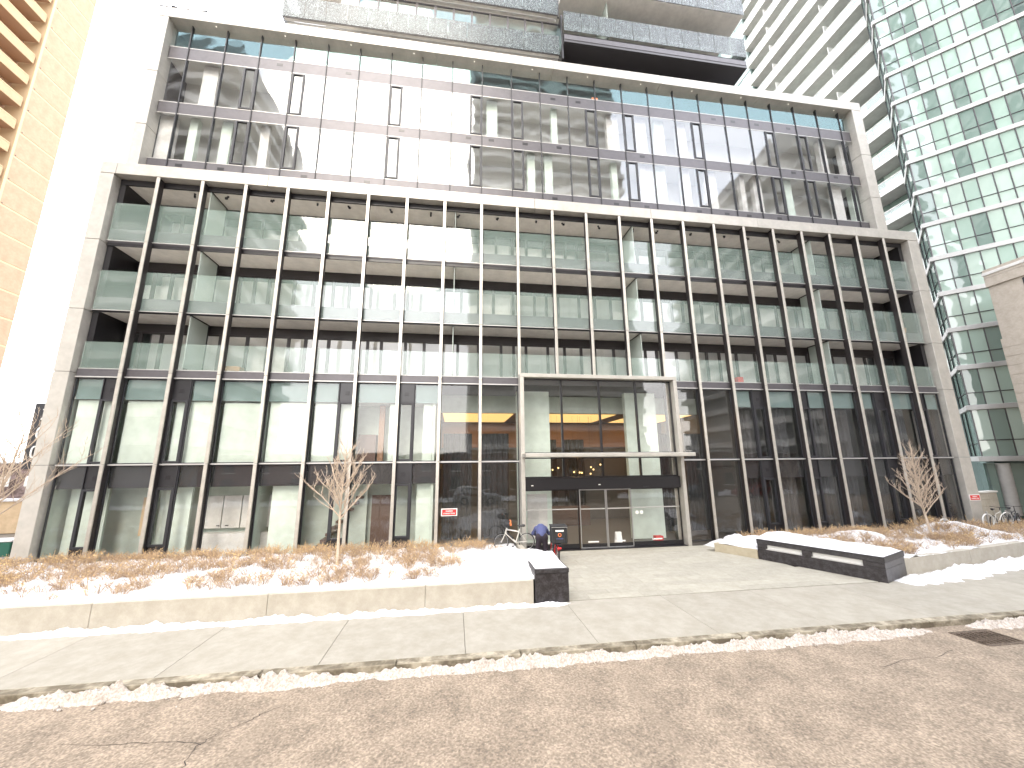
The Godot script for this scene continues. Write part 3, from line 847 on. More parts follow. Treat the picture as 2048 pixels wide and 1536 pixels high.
func build_stone_neighbour() -> void:
	var T := thing("stone_building", "low beige building clad in long stone courses beside the glass tower", "building")
	bx(T, "core", M.stone, 29.1, 36.0, -0.2, 15.8, -1.2, 7.0)
	var y := 0.0
	var r := 0
	while y < 15.6:
		var z := -1.25
		var k := 0
		while z < 7.0:
			var e := minf(z + 1.8 + (0.9 if (r + k) % 2 else 0.0), 7.05)
			if not (y > 10.9 and y < 14.6 and e > 0.3 and z < 3.1):
				bx(T, "stone_block", M.stone, 29.0, 29.1, y + 0.006, y + 0.594, z + 0.005, e - 0.005, 0.006)
			z = e
			k += 1
		y += 0.6
		r += 1
	bx(T, "coping", M.slab_edge, 28.96, 36.0, 15.8, 16.0, -1.3, 7.1, 0.01)
	bx(T, "window_reveal", M.dark, 29.05, 29.098, 11.1, 14.9, 0.4, 3.0)
	bx(T, "window_pane", M.far_pane[rng.randi() % 3], 29.02, 29.04, 11.2, 14.8, 0.5, 2.9)
	# low block wall between the two buildings
	var W := thing("garden_wall", "low pale block wall behind the ring bicycle racks", "wall", Vector3(22.75, 0, -2.2), 0.165)
	for j in 4:
		for i in 7:
			var x0 := i * 0.95 - (0.45 if j % 2 else 0.0)
			bx(W, "wall_block", M.concrete, maxf(x0, 0.0) + 0.005, minf(x0 + 0.95, 6.2) - 0.005, j * 0.42 + 0.004, j * 0.42 + 0.416, -0.28, 0.0, 0.008)
	bx(W, "coping", M.slab_edge, -0.03, 6.25, 1.68, 1.78, -0.32, 0.05, 0.01)

func build_precast_tower() -> void:
	var T := thing("apartment_tower", "tall peach precast apartment tower with ribbed flank and deep balconies", "building")
	bx(T, "core", M.recess, -75.0, -53.8, -0.2, 78.0, -27.5, -1.0)
	bx(T, "flank_backing", M.precast_rib, -53.8, -52.125, -0.2, 78.0, -27.69, -23.85)
	bx(T, "corner_strip", M.precast_rib, -53.8, -52.06, -0.2, 78.0, -23.84, -23.6)
	bx(T, "end_wall", M.precast, -75.0, -53.8, -0.2, 78.0, -27.7, -27.52)
	for k in range(-11, 16):
		var y := 33.0 + 2.8 * k
		var p := bx(T, "facade_panel", M.precast, -52.2, -52.1, y + 0.09, y + 2.71, -27.7, -23.85, 0.02)
		bx(p, "anchor", M.dark, -52.1, -52.08, y + 0.16, y + 0.24, -24.1, -24.0)
		bx(T, "balcony_slab", M.recess, -53.8, -52.3, y, y + 0.2, -23.4, -1.0)
		bx(T, "balcony_front", M.precast_light, -52.3, -52.14, y - 0.02, y + 0.98, -23.4, -1.0, 0.02)
		bx(T, "balcony_rail", M.precast_rib, -52.28, -52.18, y + 1.04, y + 1.14, -23.38, -1.0)

func far_left() -> void:
	var T := thing("brown_building", "low brown building with a peach shopfront beyond the street corner", "building")
	bx(T, "wall", M.brown_wall, -60.0, -26.5, -0.2, 4.15, -18.0, -14.0)
	bx(T, "roof_edge", M.snow, -60.0, -26.45, 4.15, 4.25, -18.0, -13.95)
	bx(T, "shopfront", M.peach_wall, -60.0, -26.6, -0.2, 1.75, -13.99, -12.0)
	bx(T, "shopfront_roof", M.snow, -60.0, -26.55, 1.75, 1.83, -13.99, -11.9)
	for k in 4:
		bx(T, "window", M.sign_white, -36.6 + k * 1.4, -36.1 + k * 1.4, 2.6, 3.3, -14.0, -13.96)
	var S := thing("blade_sign", "dark upright blade sign with white letters behind the building corner", "sign", Vector3(-25.5, 0, -3.0))
	bx(S, "panel", M.dark, 0.0, 2.0, 3.76, 6.8, -0.2, 0.0, 0.02)
	bx(S, "bracket", M.dark, 2.0, 3.2, 6.2, 6.3, -0.14, -0.06)
	bx(S, "bracket", M.dark, 2.0, 3.2, 4.2, 4.3, -0.14, -0.06)
	var tx := ["2", "0", "0"]
	for k in 3:
		var tm := TextMesh.new()
		tm.text = tx[k]
		tm.font_size = 64
		tm.pixel_size = 0.012
		tm.depth = 0.03
		var f := SystemFont.new()
		f.font_names = PackedStringArray(["Droid Sans"])
		tm.font = f
		put(S, "letter", tm, M.sign_white, Vector3(0.55 - k * 0.06, 6.28 - k * 0.88, 0.02))
	var Bn := thing("utility_bin", "dark green lidded bin beside the building corner", "bin", Vector3(-26.6, 0, -3.0))
	bx(Bn, "body", M.green, 0.0, 1.42, 0.0, 0.62, -0.7, 0.0, 0.03)
	bx(Bn, "lid", M.snow, -0.03, 1.45, 0.62, 0.7, -0.73, 0.03, 0.02)

# ------------------------------------------------------------------ street and beds
func bump2(x: float, z: float, cx: float, cz: float, r: float, h: float) -> float:
	var d := ((x - cx) * (x - cx) + (z - cz) * (z - cz)) / (r * r)
	return h * exp(-d)

var nz: FastNoiseLite

func bed_left(x: float, z: float) -> float:
	var t := clampf(z / 6.5, 0.0, 1.0)
	var y := lerpf(0.36, 0.6, smoothstep(0.0, 0.9, t))
	y += nz.get_noise_2d(x * 1.4, z * 1.4) * 0.09 + nz.get_noise_2d(x * 6.0, z * 6.0) * 0.035
	y += bump2(x, z, -4.35, 4.7, 1.0, 0.42) + bump2(x, z, -3.2, 5.2, 0.8, 0.38) + bump2(x, z, -12.5, 3.0, 1.6, 0.08)
	y -= 0.16 * smoothstep(0.5, 0.0, z) 
	return y

func bed_right(x: float, z: float, v: float) -> float:
	var y := lerpf(0.3, 0.52, v)
	y += nz.get_noise_2d(x * 1.4 + 50, z * 1.4) * 0.1 + nz.get_noise_2d(x * 6.0, z * 6.0 + 40) * 0.035
	y += bump2(x, z, 11.6, 2.6, 1.1, 0.42) + bump2(x, z, 17.6, 1.8, 1.3, 0.5) + bump2(x, z, 6.6, 2.2, 0.8, 0.3) + bump2(x, z, 24.5, 2.4, 1.2, 0.4)
	return y

func right_pt(u: float, v: float) -> Vector3:
	var back := Vector2(lerpf(5.5, 27.0, u), 0.4)
	var front: Vector2
	var x := lerpf(6.0, 27.0, u)
	if x < 8.9: front = Vector2(x, lerpf(2.4, 6.2, (x - 6.0) / 2.9))
	else: front = Vector2(x, 6.2 - (x - 8.9) * 0.196)
	var p := back.lerp(front, v)
	return Vector3(p.x, bed_right(p.x, p.y, v) * smoothstep(0.0, 0.05, u) - 0.02, p.y)

func road_y(z: float) -> float:
	return -0.13 + 0.05 * sin((z - 9.5) / 13.5 * PI)

func build_ground() -> void:
	var hx := [5.42, 6.4]
	var hz := [9.86, 10.5]
	var g := MB.new()
	var gx := [-900.0, hx[0], hx[1], 900.0]
	var gz := [-900.0, hz[0], hz[1], 900.0]
	for a in 3:
		for b in 3:
			if a == 1 and b == 1: continue
			g.quad(Vector3(gx[a], -0.24, gz[b]), Vector3(gx[a + 1], -0.24, gz[b]), Vector3(gx[a + 1], -0.24, gz[b + 1]), Vector3(gx[a], -0.24, gz[b + 1]), Vector3.UP)
	structure(put(self, "ground", g.mesh(), M.earth), "pale bare ground around the buildings", "ground")
	var rd := MB.new()
	var xs := []
	var zs := []
	for k in 61: xs.append(lerpf(-90, 90, k / 60.0))
	for k in 13: zs.append(lerpf(9.5, 23.0, k / 12.0))
	xs.append_array(hx)
	zs.append_array(hz)
	xs.sort()
	zs.sort()
	for a in xs.size() - 1:
		for b in zs.size() - 1:
			if xs[a] >= hx[0] - 0.001 and xs[a + 1] <= hx[1] + 0.001 and zs[b] >= hz[0] - 0.001 and zs[b + 1] <= hz[1] + 0.001: continue
			var y0 := road_y(zs[b])
			var y1 := road_y(zs[b + 1])
			rd.quad(Vector3(xs[a], y0, zs[b]), Vector3(xs[a + 1], y0, zs[b]), Vector3(xs[a + 1], y1, zs[b + 1]), Vector3(xs[a], y1, zs[b + 1]), Vector3.UP)
	var road := put(self, "road", rd.mesh(), M.road)
	structure(road, "worn brown-grey asphalt road with fine cracks", "road")
	# cracks opened in the asphalt
	for pts in [[[-9.3, 11.9], [-9.38, 11.5], [-9.44, 11.2], [-9.3, 10.95], [-9.0, 10.72], [-8.85, 10.5], [-8.5, 10.25]], [[-9.4, 11.15], [-10.0, 11.0], [-10.9, 10.95], [-11.6, 10.8]], [[2.2, 10.9], [3.0, 10.72], [3.7, 10.74], [4.6, 10.5]]]:
		var m := MB.new()
		var P := []
		for q in pts.size() - 1:
			for j in 5:
				var t := j / 5.0
				P.append(Vector2(lerpf(pts[q][0], pts[q + 1][0], t) + rng.randf_range(-0.03, 0.03), lerpf(pts[q][1], pts[q + 1][1], t) + rng.randf_range(-0.03, 0.03)))
		for q in P.size() - 1:
			var d: Vector2 = (P[q + 1] - P[q]).normalized().orthogonal() * rng.randf_range(0.002, 0.007)
			var ya: float = -0.126 + 0.05 * sin((P[q].y - 9.5) / 13.5 * PI)
			var yb: float = -0.126 + 0.05 * sin((P[q + 1].y - 9.5) / 13.5 * PI)
			m.quad(Vector3(P[q].x - d.x, ya, P[q].y - d.y), Vector3(P[q].x + d.x, ya, P[q].y + d.y), Vector3(P[q + 1].x + d.x, yb, P[q + 1].y + d.y), Vector3(P[q + 1].x - d.x, yb, P[q + 1].y - d.y), Vector3.UP)
		put(road, "crack", m.mesh(), M.tar)
	var walk := Node3D.new()
	walk.name = "sidewalk"
	add_child(walk)
	structure(walk, "pale concrete sidewalk in wide bays along the kerb", "sidewalk")
	var x := -33.9
	var i := 0
	while x < 40.0:
		bx(walk, "concrete_slab", M.walk[(i * 7 + i / 3) % 3], x + 0.004, x + 2.826, -0.23, 0.0, 6.66 if x < 8.0 else 2.0, 9.28, 0.006)
		x += 2.83
		i += 1
	var kb := Node3D.new()
	kb.name = "kerb"
	add_child(kb)
	structure(kb, "weathered concrete kerb beside the gutter snow", "kerb")
	x = -34.0
	while x < 40.0:
		bx(kb, "kerb_stone", M.kerb, x + 0.004, x + 2.45, -0.23, 0.004, 9.285, 9.5, 0.018)
		x += 2.46
	bx(kb, "kerb_stone", M.kerb, -60.0, 60.0, -0.23, 0.0, 23.0, 23.2, 0.02)
	var far := bx(self, "far_sidewalk", M.walk[0], -90.0, 90.0, -0.22, 0.0, 23.21, 29.0)
	structure(far, "concrete sidewalk across the road", "sidewalk")
	# paved court in front of the doors
	var pl := Node3D.new()
	pl.name = "entrance_court"
	add_child(pl)
	structure(pl, "pale stone planks paving the court before the glass doors", "pavement")
	var z := 0.46
	var r := 0
	while z < 6.6:
		var ze := minf(z + 0.41, 6.65)
		var xl := -2.98
		var xr := 5.1 + maxf(0.0, (ze - 1.7) * 0.45)
		var xx := xl - fposmod(r * 0.73, 1.6)
		while xx < xr:
			var xe := xx + 1.6
			if xe > xl + 0.05:
				bx(pl, "paving_plank", M.paver[rng.randi() % 4], maxf(xx, xl) + 0.003, xe - 0.003, -0.2, 0.0 + rng.randf_range(-0.002, 0.0), z + 0.003, ze - 0.003, 0.004)
			xx = xe
		z = ze
		r += 1
	# left bed
	var LP := thing("planter_bed", "long low concrete planter wall holding the snowy bed", "planter")
	var px := -30.0
	while px < -3.8:
		var e := minf(px + 3.9, -3.66)
		bx(LP, "wall_length", M.concrete, px + 0.003, e - 0.003, -0.2, 0.605, 6.45, 6.7, 0.012)
		px = e
	bx(LP, "return_wall", M.concrete, -3.2, -3.0, -0.2, 0.42, 0.4, 4.25, 0.01)
	var sn := MB.new()
	sn.grid(320, 64, func(u: float, v: float) -> Vector3:
		var sz := lerpf(-0.15, 6.6, v)
		var xr := lerpf(-3.05, -2.7, smoothstep(2.6, 3.6, sz))
		var sx := lerpf(-30.0, xr, 1.0 - pow(1.0 - u, 1.6))
		var y := bed_left(sx, sz)
		if sz > 6.2: y = maxf(y, 0.63 + 0.03 * nz.get_noise_1d(sx * 9.0))
		y = lerpf(y, 0.6, smoothstep(6.5, 6.6, sz))
		if sz < 5.6: y *= smoothstep(0.0, 0.28, xr - sx)
		return Vector3(sx, y, sz))
	tag(put(self, "snow_cover", sn.mesh(), M.snow), "snow lying over the long planter bed and heaped at its end", "snow", "", "stuff")
	# granite end block of the left bed
	var gb := thing("granite_block", "square dark granite end block with snow at its foot", "plinth", Vector3(-3.62, 0, 6.72))
	bx(gb, "body", M.granite, 0.0, 0.96, -0.1, 0.76, -1.1, 0.0, 0.008)
	bx(gb, "cap", M.granite_top, -0.015, 0.975, 0.763, 0.88, -1.12, 0.02, 0.008)
	var sc := MB.new()
	sc.grid(24, 50, func(u: float, v: float) -> Vector3:
		var ed := minf(minf(u, 1 - u) * 5.0, minf(v, 1 - v) * 14.0)
		var h := 0.882 + clampf(ed, 0.0, 1.0) * (0.07 + nz.get_noise_2d(u * 20, v * 50) * 0.03) + lerpf(0.2, 0.0, v) * clampf(ed, 0.0, 1.0)
		return Vector3(lerpf(-3.6, -2.68, u), h, lerpf(5.62, 6.66, v)))
	tag(put(self, "snow_cap", sc.mesh(), M.snow), "smooth snow lying on top of the square granite block", "snow", "", "stuff")
	# right bed
	var RP := thing("granite_planter", "long dark granite planter with two lit niches and a snow top", "planter")
	var A := Vector3(6.07, 0, 3.28)
	var B := Vector3(7.58, 0, 6.83)
	var f := face(A, B - A)
	var ln := (B - A).length()
	# niches are openings between blocks of stone
	var cuts := [[0.0, 0.32], [1.55, 1.85], [3.3, ln]]
	fbx(RP, "base_course", M.granite, f, 0.0, ln, -0.1, 0.4, -1.75, 0.0, 0.006)
	for q in cuts: fbx(RP, "pier", M.granite, f, q[0], q[1], 0.403, 0.58, -1.75, 0.0, 0.004)
	fbx(RP, "cap", M.granite_top, f, -0.01, ln + 0.015, 0.583, 0.76, -1.78, 0.015, 0.008)
	for q in [[0.32, 1.55], [1.85, 3.3]]:
		fbx(RP, "niche_back", M.sign_white, f, q[0], q[1], 0.403, 0.58, -1.7, -0.1)
		fbx(RP, "niche_trim", M.alu, f, q[0], q[1], 0.401, 0.425, -0.1, 0.005)
	var f2 := face(Vector3(5.28, 0, 1.7), A - Vector3(5.28, 0, 1.7))
	fbx(RP, "low_wall", M.wall_beige, f2, 0.0, 1.74, -0.1, 0.34, -0.3, 0.0, 0.008)
	for q in [[Vector3(9.2, 0, 6.14), Vector3(13.0, 0, 5.4)], [Vector3(13.0, 0, 5.4), Vector3(17.0, 0, 4.62)], [Vector3(17.0, 0, 4.62), Vector3(22.0, 0, 3.64)], [Vector3(22.0, 0, 3.64), Vector3(27.0, 0, 2.66)]]:
		var f3 := face(q[0], q[1] - q[0])
		fbx(RP, "front_wall", M.concrete, f3, 0.003, (q[1] - q[0]).length() - 0.003, -0.1, 0.5, -0.25, 0.0, 0.01)
	var s2 := MB.new()
	s2.grid(220, 60, func(u: float, v: float) -> Vector3: return right_pt(u, v))
	tag(put(self, "snow_cover", s2.mesh(), M.snow), "lumpy snow over the bed behind the granite planter with niches", "snow", "", "stuff")
	var s3 := MB.new()
	s3.grid(90, 22, func(u: float, v: float) -> Vector3:
		var ed := clampf(minf(minf(u, 1 - u) * 18.0, minf(v, 1 - v) * 5.0), 0.0, 1.0)
		var q := f * Vector3(lerpf(-0.1, ln - 0.02, u), 0.0, lerpf(-1.75, -0.02, v))
		return Vector3(q.x, 0.763 + ed * (0.09 + nz.get_noise_2d(q.x * 3, q.z * 3) * 0.05 + lerpf(0.1, 0.0, u)), q.z))
	tag(put(self, "snow_cap", s3.mesh(), M.snow), "snow lying along the top of the granite planter with niches", "snow", "", "stuff")
	var s4 := MB.new()
	s4.grid(60, 30, func(u: float, v: float) -> Vector3:
		var q := f2 * Vector3(lerpf(0.0, 1.76, u), 0.0, lerpf(-0.02, -2.2, v))
		var h := 0.34 + clampf(minf(v * 9.0, minf(u, 1 - u) * 12.0), 0.0, 1.0) * (0.06 + nz.get_noise_2d(q.x * 4, q.z * 4) * 0.09) + bump2(q.x, q.z, 6.2, 1.9, 0.5, 0.3)
		return Vector3(q.x, h * smoothstep(0.0, 0.12, u) * (1.0 - smoothstep(0.5, 1.0, v)) - 0.01, q.z))
	tag(put(self, "snow_heap", s4.mesh(), M.snow), "small snow heap on the low beige wall by the doors", "snow", "", "stuff")

# ploughed snow: a ragged ridge along a line
func ridge(called: String, label: String, a: Vector3, b: Vector3, width: float, height: float, m: Material, sd: int, rag := 0.5) -> void:
	var nn := noise(sd, 1.0, FastNoiseLite.TYPE_SIMPLEX_SMOOTH, 4)
	var L := (b - a).length()
	var d := (b - a) / L
	var s := Vector3(-d.z, 0, d.x)
	var mb := MB.new()
	var nu := int(L / 0.035)
	mb.grid(nu, 26, func(u: float, v: float) -> Vector3:
		var x := u * L
		var env := clampf(0.68 + nn.get_noise_1d(x * 0.35) * 0.7 + nn.get_noise_1d(x * 1.6 + 60.0) * 0.5, 0.1, 1.15) * clampf(minf(u, 1.0 - u) * L / 0.5, 0.0, 1.0)
		var w := width * (0.75 + 0.5 * env * 0.6 + nn.get_noise_2d(x * 1.3, 7.0) * 0.34 + nn.get_noise_2d(x * 7.0, 3.0) * 0.12 / maxf(width, 0.4) * 0.4)
		var t := v * 2.0 - 1.0
		var prof := maxf(0.0, 1.0 - t * t)
		var lump := nn.get_noise_2d(x * 2.6, v * 1.8 + 30.0) * 0.55 + nn.get_noise_2d(x * 7.0, v * 4.0) * rag * 0.75
		var y := height * env * prof * (0.75 + lump) - 0.012
		return a + d * x + s * (v * w) + Vector3(0, maxf(y, -0.012), 0))
	tag(put(self, called, mb.mesh(), m), label, "snow", "", "stuff")

func build_snow() -> void:
	ridge("snow_bank", "ragged ploughed snow bank lying in the gutter", Vector3(-13.4, -0.125, 9.46), Vector3(5.2, -0.125, 9.52), 0.34, 0.21, M.snow_dirty, 41, 0.6)
	ridge("snow_bank", "second snow bank beyond the storm drain", Vector3(6.2, -0.125, 9.5), Vector3(26.0, -0.125, 9.5), 0.4, 0.24, M.snow_dirty, 42, 0.6)
	ridge("snow_strip", "thin strip of clean snow at the foot of the long planter wall", Vector3(-30.0, 0.002, 6.66), Vector3(-2.55, 0.002, 6.7), 0.3, 0.16, M.snow, 43, 0.3)
	ridge("snow_strip", "snow drift at the foot of the wall behind the granite planter", Vector3(8.0, 0.002, 6.55), Vector3(26.0, 0.002, 3.0), 0.85, 0.3, M.snow, 44, 0.3)
	# crumbs of ice knocked off the banks
	var lump := MB.new()
	lump.ball(Vector3.ZERO, Vector3(1, 0.7, 0.9), 7, 4)
	var mm := MultiMesh.new()
	mm.transform_format = MultiMesh.TRANSFORM_3D
	mm.mesh = lump.mesh()
	mm.instance_count = 420
	for i in 420:
		var x := rng.randf_range(-13.2, 5.0)
		var s := 0.01 + 0.045 * pow(rng.randf(), 3.0)
		var z := 9.55 + absf(rng.randfn(0.0, 0.16))
		mm.set_instance_transform(i, Transform3D(Basis.from_euler(Vector3(rng.randf(), rng.randf() * 6.0, rng.randf())).scaled(Vector3.ONE * s), Vector3(x, -0.125 + s * 0.4, z)))
	var o := MultiMeshInstance3D.new()
	o.name = "ice_crumbs"
	o.multimesh = mm
	o.material_override = M.snow_dirty
	add_child(o)
	tag(o, "crumbs of snow scattered from the ploughed bank on the asphalt", "snow", "", "stuff")
	# storm drain grate
	var D := thing("storm_drain", "rusty slotted iron storm drain grate by the kerb", "drain", Vector3(5.91, -0.122, 10.18))
	bx(D, "pit_floor", M.kerb, -0.49, 0.49, -0.95, -0.9, -0.32, 0.32)
	for q in [[-0.52, -0.49, -0.35, 0.35], [0.49, 0.52, -0.35, 0.35]]: bx(D, "pit_wall", M.kerb, q[0], q[1], -0.9, -0.03, q[2], q[3])
	for q in [[-0.35, -0.32], [0.32, 0.35]]: bx(D, "pit_wall", M.kerb, -0.489, 0.489, -0.9, -0.03, q[0], q[1])
	bx(D, "frame_bar", M.iron, -0.53, 0.53, -0.028, 0.012, -0.36, -0.27, 0.004)
	bx(D, "frame_bar", M.iron, -0.53, 0.53, -0.028, 0.012, 0.27, 0.36, 0.004)
	for k in 9:
		bx(D, "bar", M.iron, -0.53 + k * 0.126, -0.475 + k * 0.126, -0.028, 0.012, -0.269, 0.269, 0.004)

func clump(sd: int, sticks: int, h: float, leaves: int) -> ArrayMesh:
	var r := RandomNumberGenerator.new()
	r.seed = sd
	var m := MB.new()
	m.use_col = true
	for i in sticks:
		var a := r.randf() * TAU
		var base := Vector3(cos(a), 0, sin(a)) * r.randf() * 0.1
		var out := Vector3(cos(a), 0, sin(a)) * r.randf_range(0.05, 0.32)
		var hh := h * r.randf_range(0.5, 1.1)
		m.col = Color(0.55, 0.4, 0.25).lerp(Color(0.28, 0.19, 0.13), r.randf())
		var mid := base + out * 0.35 + Vector3(r.randf_range(-0.03, 0.03), hh * 0.55, r.randf_range(-0.03, 0.03))
		var tip := base + out + Vector3(0, hh, 0)
		m.tube([base, mid, tip], [0.006, 0.0045, 0.0025], 3, false)
		for q in 2:
			var s := mid.lerp(tip, r.randf_range(0.0, 0.6))
			m.tube([s, s + Vector3(r.randf_range(-0.12, 0.12), r.randf_range(0.03, 0.12), r.randf_range(-0.12, 0.12))], [0.0035, 0.002], 3, false)
		for q in leaves:
			var s := mid.lerp(tip, r.randf())
			m.col = Color(0.66, 0.4, 0.15).lerp(Color(0.66, 0.52, 0.26), r.randf())
			var u := Vector3(r.randf_range(-1, 1), r.randf_range(-0.5, 1), r.randf_range(-1, 1)).normalized() * 0.035
			var w := u.cross(Vector3(r.randf_range(-1, 1), 1, r.randf_range(-1, 1))).normalized() * 0.014
			m.quad(s, s + u * 0.5 + w, s + u, s + u * 0.5 - w)
	return m.mesh()

func build_cover() -> void:
	var kinds := [clump(1, 12, 0.3, 0), clump(2, 14, 0.26, 1), clump(3, 12, 0.42, 4), clump(4, 10, 0.5, 5)]
	for side in 2:
		for kd in 4:
			var at := []
			for i in [1250, 1050, 540, 340][kd]:
				var u := rng.randf()
				var v := rng.randf()
				var p: Vector3
				if side == 0:
					p = Vector3(lerpf(-28.0, -4.0, u), 0, lerpf(0.05, 6.2, v))
					p.y = bed_left(p.x, p.z)
					if p.x > -5.6 and p.z > 2.0: continue
				else:
					if i % 3 == 0: continue
					p = right_pt(lerpf(0.08, 0.95, u), lerpf(0.02, 0.93, v))
					if p.y > 0.75: continue
				var dens := nz.get_noise_2d(p.x * 0.9 + 9.0, p.z * 0.9) * 0.9 + 0.45
				if kd >= 2: dens = dens * 0.5 + (0.9 if v < 0.24 else 0.05)
				if rng.randf() > dens: continue
				at.append(Transform3D(Basis(Vector3.UP, rng.randf() * TAU).scaled(Vector3.ONE * rng.randf_range(0.6, 1.15)), p - Vector3(0, 0.03, 0)))
			var mm := MultiMesh.new()
			mm.transform_format = MultiMesh.TRANSFORM_3D
			mm.mesh = kinds[kd]
			mm.instance_count = at.size()
			for i in at.size(): mm.set_instance_transform(i, at[i])
			var o := MultiMeshInstance3D.new()
			o.name = numbered(self, ["bare_ground_cover", "bare_ground_cover", "leafy_ground_cover", "leafy_ground_cover"][kd])
			o.multimesh = mm
			o.material_override = M.twig
			add_child(o)
			tag(o, ["fine bare twigs poking through the snow", "low brown stems poking through the snow", "rusty dry-leaved cover along the glass front", "tall golden dry stems against the glass front"][kd] + [" of the long planter bed", " of the bed behind the granite planter"][side], "shrubs", "", "stuff")

# ------------------------------------------------------------------ trees
func limb(mb: MB, r: RandomNumberGenerator, p: Vector3, d: Vector3, ln: float, rad: float, depth: int, rise: float) -> void:
	var pts := [p]
	var rr := [rad]
	var n := 5
	var q := p
	for i in n:
		d = (d + Vector3(r.randf_range(-0.16, 0.16), rise * 0.22, r.randf_range(-0.16, 0.16))).normalized()
		q += d * ln / n
		pts.append(q)
		rr.append(lerpf(rad, rad * 0.4, float(i + 1) / n))
	mb.tube(pts, rr, 5 if depth > 1 else 4, false)
	if depth <= 0: return
	for i in range(1, n + 1):
		var kids := 2 if depth > 1 else (1 + r.randi() % 2)
		for k in kids:
			var a := r.randf() * TAU
			var side := Vector3(cos(a), r.randf_range(0.1, 0.7), sin(a)).normalized()
			limb(mb, r, pts[i], (d * 0.75 + side * 0.75).normalized(), ln * r.randf_range(0.28, 0.5) * (1.1 - 0.1 * i), maxf(float(rr[i]) * 0.66, 0.006), depth - 1, rise)

func tree(label: String, at: Vector3, h: float, fork: float, spread: float, sd: int, limbs: int, lean := 0.0) -> void:
	var r := RandomNumberGenerator.new()
	r.seed = sd
	var T := thing("bare_tree", label, "tree", at, 0.0, "young trees in the planter beds")
	var tr := MB.new()
	var pts := []
	var rr := []
	for i in 9:
		var t := i / 8.0
		pts.append(Vector3(lean * t + 0.03 * sin(t * 5.0 + sd), t * h, 0.03 * sin(t * 7.0 + sd)))
		rr.append(lerpf(0.062, 0.008, pow(t, 0.8)))
	tr.tube(pts, rr, 8)
	put(T, "trunk", tr.mesh(), M.bark)
	var cr := MB.new()
	for i in limbs:
		var t := lerpf(fork / h, 0.93, pow(float(i) / limbs, 1.15))
		var k := t * 8.0
		var p: Vector3 = pts[int(k)].lerp(pts[mini(int(k) + 1, 8)], k - int(k))
		var a := i * 2.4 + r.randf() * 0.8
		var up := lerpf(0.75, 1.3, t)
		var d := Vector3(cos(a), up, sin(a)).normalized()
		var ln := spread * lerpf(1.35, 0.4, (t - fork / h) / (1.0 - fork / h)) * r.randf_range(0.75, 1.1)
		limb(cr, r, p, d, ln, lerpf(0.03, 0.012, t), 2 if t < 0.7 else 1, 0.35)
	put(T, "crown", cr.mesh(), M.bark)

